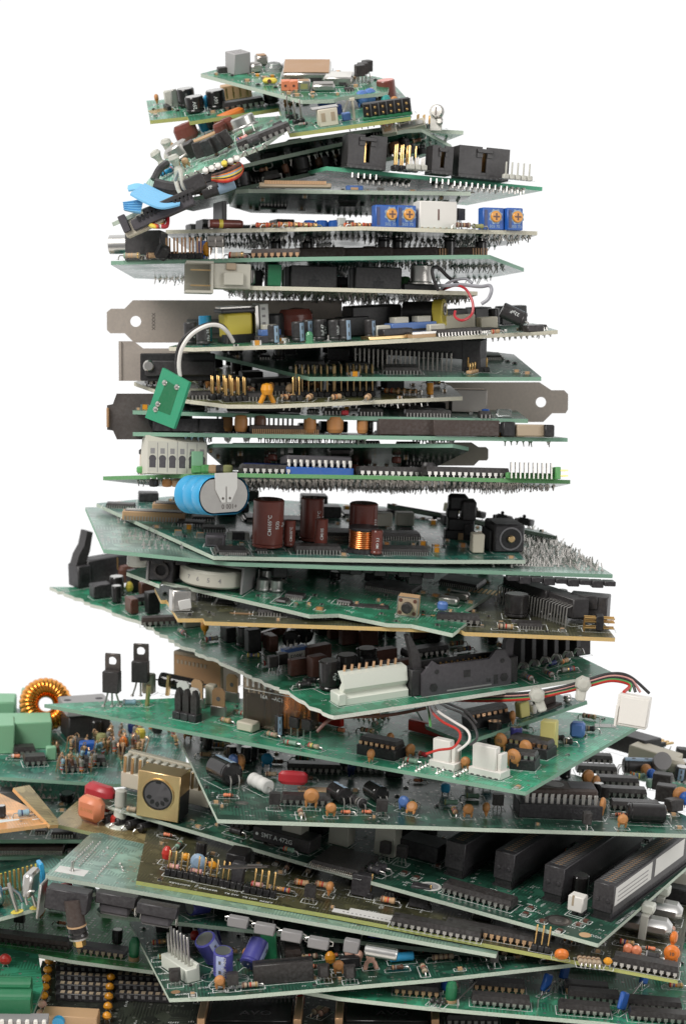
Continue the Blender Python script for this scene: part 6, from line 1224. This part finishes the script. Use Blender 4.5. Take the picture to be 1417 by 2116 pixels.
for x,w_ in((20,18),(95,16)): b.c(qfp(w_,6,26,0,2.6,col='chipbrown'),x,1760,0)
b.fill(10,FILL('smd'),241); b.finish()
b=Board('B36b','second green memory board just above the other at the left side',(0,1722),22,.0,.08,
 [(-60,1735),(190,1735),('h',0,60),('h',-60,0)],'dark','green',u=(1,0)); b.fill(12,FILL('smd'),242); b.finish()
b=Board('B37','green board slanting up with yellow gold pins and a silver can at far left',(0,1895),-56,.155,.14,
 [(-60,1912),(60,1880),(200,1843),(186,1800),('h',-30,40),('h',-60,-10)],'teal','pale',u=(2,1))
for k in range(9): q=MB(); q.tube([(-1,0,0),(0,0,9)],.5,'gold',6); q.tube([(1,1,0),(2,1,9)],.45,'yellow',6); b.c(S([('contact_spring',q)],2,2),2+k*9,1852-k*2.5,0,silk=False)
q=MB(); q.lathe([(5.5,0),(6,.6),(6,11),(5,12)],'alu',24,T(-12,0,6)@RY(90)); q.tube([(0,0,6),(4,0,6),(6.5,-2,3),(7,-3,0)],.7,'silver',7); b.c(S([('metal_can',q)],12,12),8,1868,0,silk=False)
for x,y in((36,1884),(75,1875)): q=MB(); q.tube([(0,0,0),(-.6,.4,6),(-1,1,12)],.75,'tin',8); q.lathe([(2.6,0),(2.6,.1)],'yellow',12); b.c(S([('upright_pin',q)],4,4),x,y,0,silk=False)
b.wire([(57,1870,-60),(54,1852,-60),(62,1842,-60),(72,1842,-60)],.5,'silver'); b.c(plainbox('blue_block',2,6,14,'skyblue',.4),95,1848,0); b.c(boxcap(5,4,5,'crimson'),140,1852); b.marks(20,47); b.finish()
st=thing('threaded_standoff','brown rod with black washers and a brass hex nut, hanging between the left boards','spacer rod',T(*W(163,1935,-66)))
q=MB(); A=RY(-8)@RX(6)@Matrix.Scale(.8,4); q.lathe([(4.6,6),(4.2,19)],'chipbrown',22,A); q.lathe([(4.9,5.4),(4.9,6.2)],'tan',22,A); q.lathe([(4.7,0),(5,1),(4.6,2),(5,3),(4.6,5.4)],'shine',22,A); q.lathe([(4.8,-1),(4.8,-.1)],'tin',22,A); q.lathe([(2.6,-5),(3.1,-4.5),(3.1,-1)],'gold',6,A); link('rod',q.mesh('rod'),st)
b=Board('B30','green board at the lower left with a long pinned chip and a green bead capacitor',(150,1984),-34,-.055,.12,
 [(-60,1952),(0,1958),(150,1984),(318,2006),('h',20,90),('h',-130,0)],'leaf','pale',u=(3,2),matU='dark')
b.c(dip(14,6.4,col='chipbrown',pin='darksteel',txt=None),62,1950,0); b.c(dip(8,6.6,h=2.6,col='greyplastic',pin='beige'),213,1970,0); b.c(boxcap(3,2.4,7,'blue',lift=1.5,bev=.5),138,1955,20,tilt=(0,30))
q=MB(); q.lathe([(2.2,0),(2.2,1.6)],'tan',14); q.lathe([(1.9,1.6),(2.2,3),(2.2,8),(1.2,10),(0,10.2)],'green',16); b.c(S([('bead_capacitor',q)],4,4),277,1984)
b.fill(16,FILL('thru'),251); b.marks(20,48); b.finish()
b=Board('B31','board of closely ranked dark chips with copper dots and amber beads at the bottom left',(60,2130),-62,-.0,.30,
 [(50,2130),(420,2150),('h',0,48),(88,1985)],'black','leaf',u=(1,0))
for row in range(7):
    for c_ in range(2):
        q=MB(); q.box(-11.5,11.5,-1.6,1.6,0,3.4,'softblack',.3); [q.box(-9.6+k*2.9,-7.9+k*2.9,-1.1,.7,3.35,3.6,'beige') for k in range(7)]; [q.box(-9.4+k*2.9,-8+k*2.9,-1.7,-1.3,1.4,2.8,'midgrey') for k in range(7)]; b.c(S([('chip_row',q)],23,3),176+c_*124-row*2.2+(row*3.4 if c_==0 else 0)*.5,2072-row*19.5+14,0,silk=False) if row else None
for k in range(8): b.c(tant(1.9,3.4,'amber' if k<6 else 'flesh'),86+(7-k)*2.8,2106-(7-k)*18,silk=False)
for k in range(5): b.c(tant(1.9,3.4,'amber'),222+k*2,2112-k*20,silk=False)
q=MB(); q.box(-11,11,-3.5,3.5,0,6,'tan',.3); q.lathe([(2.4,0),(2.4,2)],'skyblue',18,T(-4,-3.4,4)@RX(90)); b.c(S([('filter_block',q)],22,7),148,2118,0,silk=False)
b.marks(30,49); b.finish()
b=Board('B32','board with a green clamp block and white toothed connector in the bottom left corner',(0,2085),-74,-.02,.25,
 [(-60,2100),(64,2106),(90,2040),(80,1972),('h',-60,20)],'green','dark',u=(1,0))
for y,Y in((2098,0),(2072,0)): q=MB(); q.prism([(-9,0),(9,0),(9,9),(-9,9)],-4,4,'green',RX(90)); q.lathe([(4,-9),(4,9)],'green',20,T(0,1,6.4)@RY(90)); b.c(S([('clamp_block',q)],18,8),18,y,4,silk=False)
b.c(tant(2.6,4.5,'red'),12,1998,silk=False); q=MB(); q.box(-16,16,-3,3,0,3,'midgrey'); [q.cb(-14+k*3.2,-3,1.6,1.6,0,3.6,'white',.3) for k in range(10)]; b.c(S([('toothed_connector',q)],32,6),14,2116,4,silk=False); b.finish()
# ---- right flank, behind
b=Board('B38','pale green board with cream connector poking out behind at the right side',(1417,1625),40,-.12,.16,
 [(1290,1600),(1500,1640),('h',10,60),(1417,1560),(1340,1535)],'pale','green',u=(1,0))
b.c(boxcap(22,10,7,'cream',bev=.4),1350,1580,-20,silk=False); b.c(blob(8,7,7,'cream',.5),1392,1600); b.c(ecap(3,6,'dark','paleblue'),1405,1612); b.c(ecap(3,6,'white','steel'),1414,1600); b.c(boxcap(5,5,7,'dark'),1405,1578,20); b.solder(60,(1,2),55,rows=10,top=True); b.finish()
# ================================================================= ribbon cable bundle, upper left
rc=thing('ribbon_cable','light blue flat ribbon cable in a black connector, upper left of the pile','ribbon cable',T(*W(340,425,-40)))
rI=T(*W(340,425,-40)).inverted()
def ribbon(pts,width_dir,w_,m,nm='ribbon',t=.7,ribs=6):
    P=spline([rI@W(*p) for p in pts],6); q=MB(); d0,d1=width_dir; N=len(P); vs=[]
    for i,p in enumerate(P):
        tng=(P[min(i+1,N-1)]-P[max(i-1,0)]).normalized(); wd=Vector(d0).lerp(Vector(d1),i/(N-1)).normalized(); wd=(wd-tng*wd.dot(tng)).normalized(); nrm=tng.cross(wd)
        k=ribs*4
        up=[p+wd*(w_*(j/k-.5))+nrm*(t*.5+.22*abs(math.sin(j*PI/4))) for j in range(k+1)]; dn=[p+wd*(w_*(j/k-.5))-nrm*(t*.5) for j in range(k+1)][::-1]; vs+=up+dn
    m_=(ribs*4+1)*2
    fs=[(i*m_+j,i*m_+(j+1)%m_,(i+1)*m_+(j+1)%m_,(i+1)*m_+j) for i in range(N-1) for j in range(m_)]+[tuple(range(m_))[::-1],tuple(range((N-1)*m_,N*m_))]
    q.add(vs,fs,m); link(nm,q.mesh(nm),rc)
def ruled(ra,rb,m,nm='ribbon',ribs=7,th=.7):
    A_=spline([rI@W(*p) for p in ra],6); B_=spline([rI@W(*p) for p in rb],6); q=MB(); vs=[]; N=len(A_); K=ribs*4
    for i in range(N):
        wd=B_[i]-A_[i]; tg=A_[min(i+1,N-1)]-A_[max(i-1,0)]; nr=wd.cross(tg).normalized()
        vs+=[A_[i]+wd*(j/K)+nr*(.75*abs(math.sin(j*PI/4))) for j in range(K+1)]+[A_[i]+wd*(j/K)-nr*th for j in range(K,-1,-1)]
    mm=2*(K+1); fs=[(i*mm+j,(i+1)*mm+j,(i+1)*mm+(j+1)%mm,i*mm+(j+1)%mm) for i in range(N-1) for j in range(mm)]+[tuple(range(mm)),tuple(range((N-1)*mm,N*mm))[::-1]]
    q.add(vs,fs,m); link(nm,q.mesh(nm),rc)
ruled([(300,380,-28),(318,389,-30),(345,402,-34),(372,410,-38)],[(270,400,-54),(300,417,-56),(335,429,-56),(372,422,-52)],'ribbon')
ruled([(266,386,-22),(284,381,-24),(304,386,-26)],[(265,393,-32),(283,391,-34),(302,396,-36)],'ribbon',ribs=4)
ruled([(255,417,-50),(275,414,-51),(297,411,-50)],[(257,435,-51),(275,439,-52),(291,441,-52)],'ribbon',ribs=5)
q=MB(); A=T(*(rI@W(340,432,-46)))@RY(-24)
q.box(-14,12,-4,4,-3.4,1,'greyplastic',.5,A); q.box(-8,14,-4.4,3,1,3,'dark',.4,A); [q.box(-11+k*1.7,-10+k*1.7,-4.6,-4,-.6,1.4,'black',0,A) for k in range(14)]; q.box(11,19,-4,4,0,6,'dark',.6,A@T(0,0,1)); link('connector',q.mesh('connector'),rc)
q=MB(); A=T(*(rI@W(318,458,-42)))@RY(-24); q.box(-12,4,-4,3,-2,5,'cream',.6,A); q.box(-12,-9,-6,-3,0,7,'greyplastic',.3,A); link('wire_housing',q.mesh('wire_housing'),rc)
def rw(pts,r,m,nm='wire'):
    q=MB(); q.tube([tuple(rI@W(*p)) for p in pts],r,m,8,smooth=6); link(nm,q.mesh(nm),rc)
for k,m in enumerate(('yellow','orange','red','brown','white','crimson')): rw([(302+k*3,458+k*2,-46),(318+k*3,468,-50),(335+k*2,466,-48),(346,458-k*3,-42),(342,444-k*2,-36)],.9,m)
for k,m in enumerate(('red','orange','dark','yellow','paleblue','orange','dark','brown')): rw([(440,372-k*1.2,-30),(470,374-k*3,-38),(494,362-k*3.2,-36),(500-k*1.5,345,-30),(486-k*3,334+k*2,-24),(470,338+k*2,-20)],.75,m)
rw([(318,386,-28),(360,394,-28),(400,384,-26),(440,372,-24),(470,362,-18)],3.6,'dark','cable_sleeve')
for k in range(6): 
    q=MB(); q.lathe([(.9,0),(1.2,.3),(1.2,1.6),(.9,1.9)],'white' if k!=3 else 'yellow',12,T(*(rI@W(425+k*13,356-k*5,-36)))@RX(60)); link('crimp_ring',q.mesh('crimp_ring'),rc)
for k,(x,y) in enumerate(((418,398),(448,388))): q=MB(); q.lathe([(2.6,0),(3,.4),(3,7),(2.6,7.4)],'paleblue' if k else 'dark',18,T(*(rI@W(x,y,-30)))@RY(70)); q.text_cyl('VF',2,3.0,3.6,-100,'inkdark' if k else 'ink',M=T(*(rI@W(x,y,-30)))@RY(70)); link('capacitor',q.mesh('capacitor'),rc)
b=Board('B39','sliver of pale green board sticking out at far left below the ribbon cable',None,0,None,.1,
 [(234,459,-48),(262,446,-47),(300,429,-45),(312,None,-22),(252,None,-24)],'pale','pale',u=(2,1),matU='mint'); b.finish()
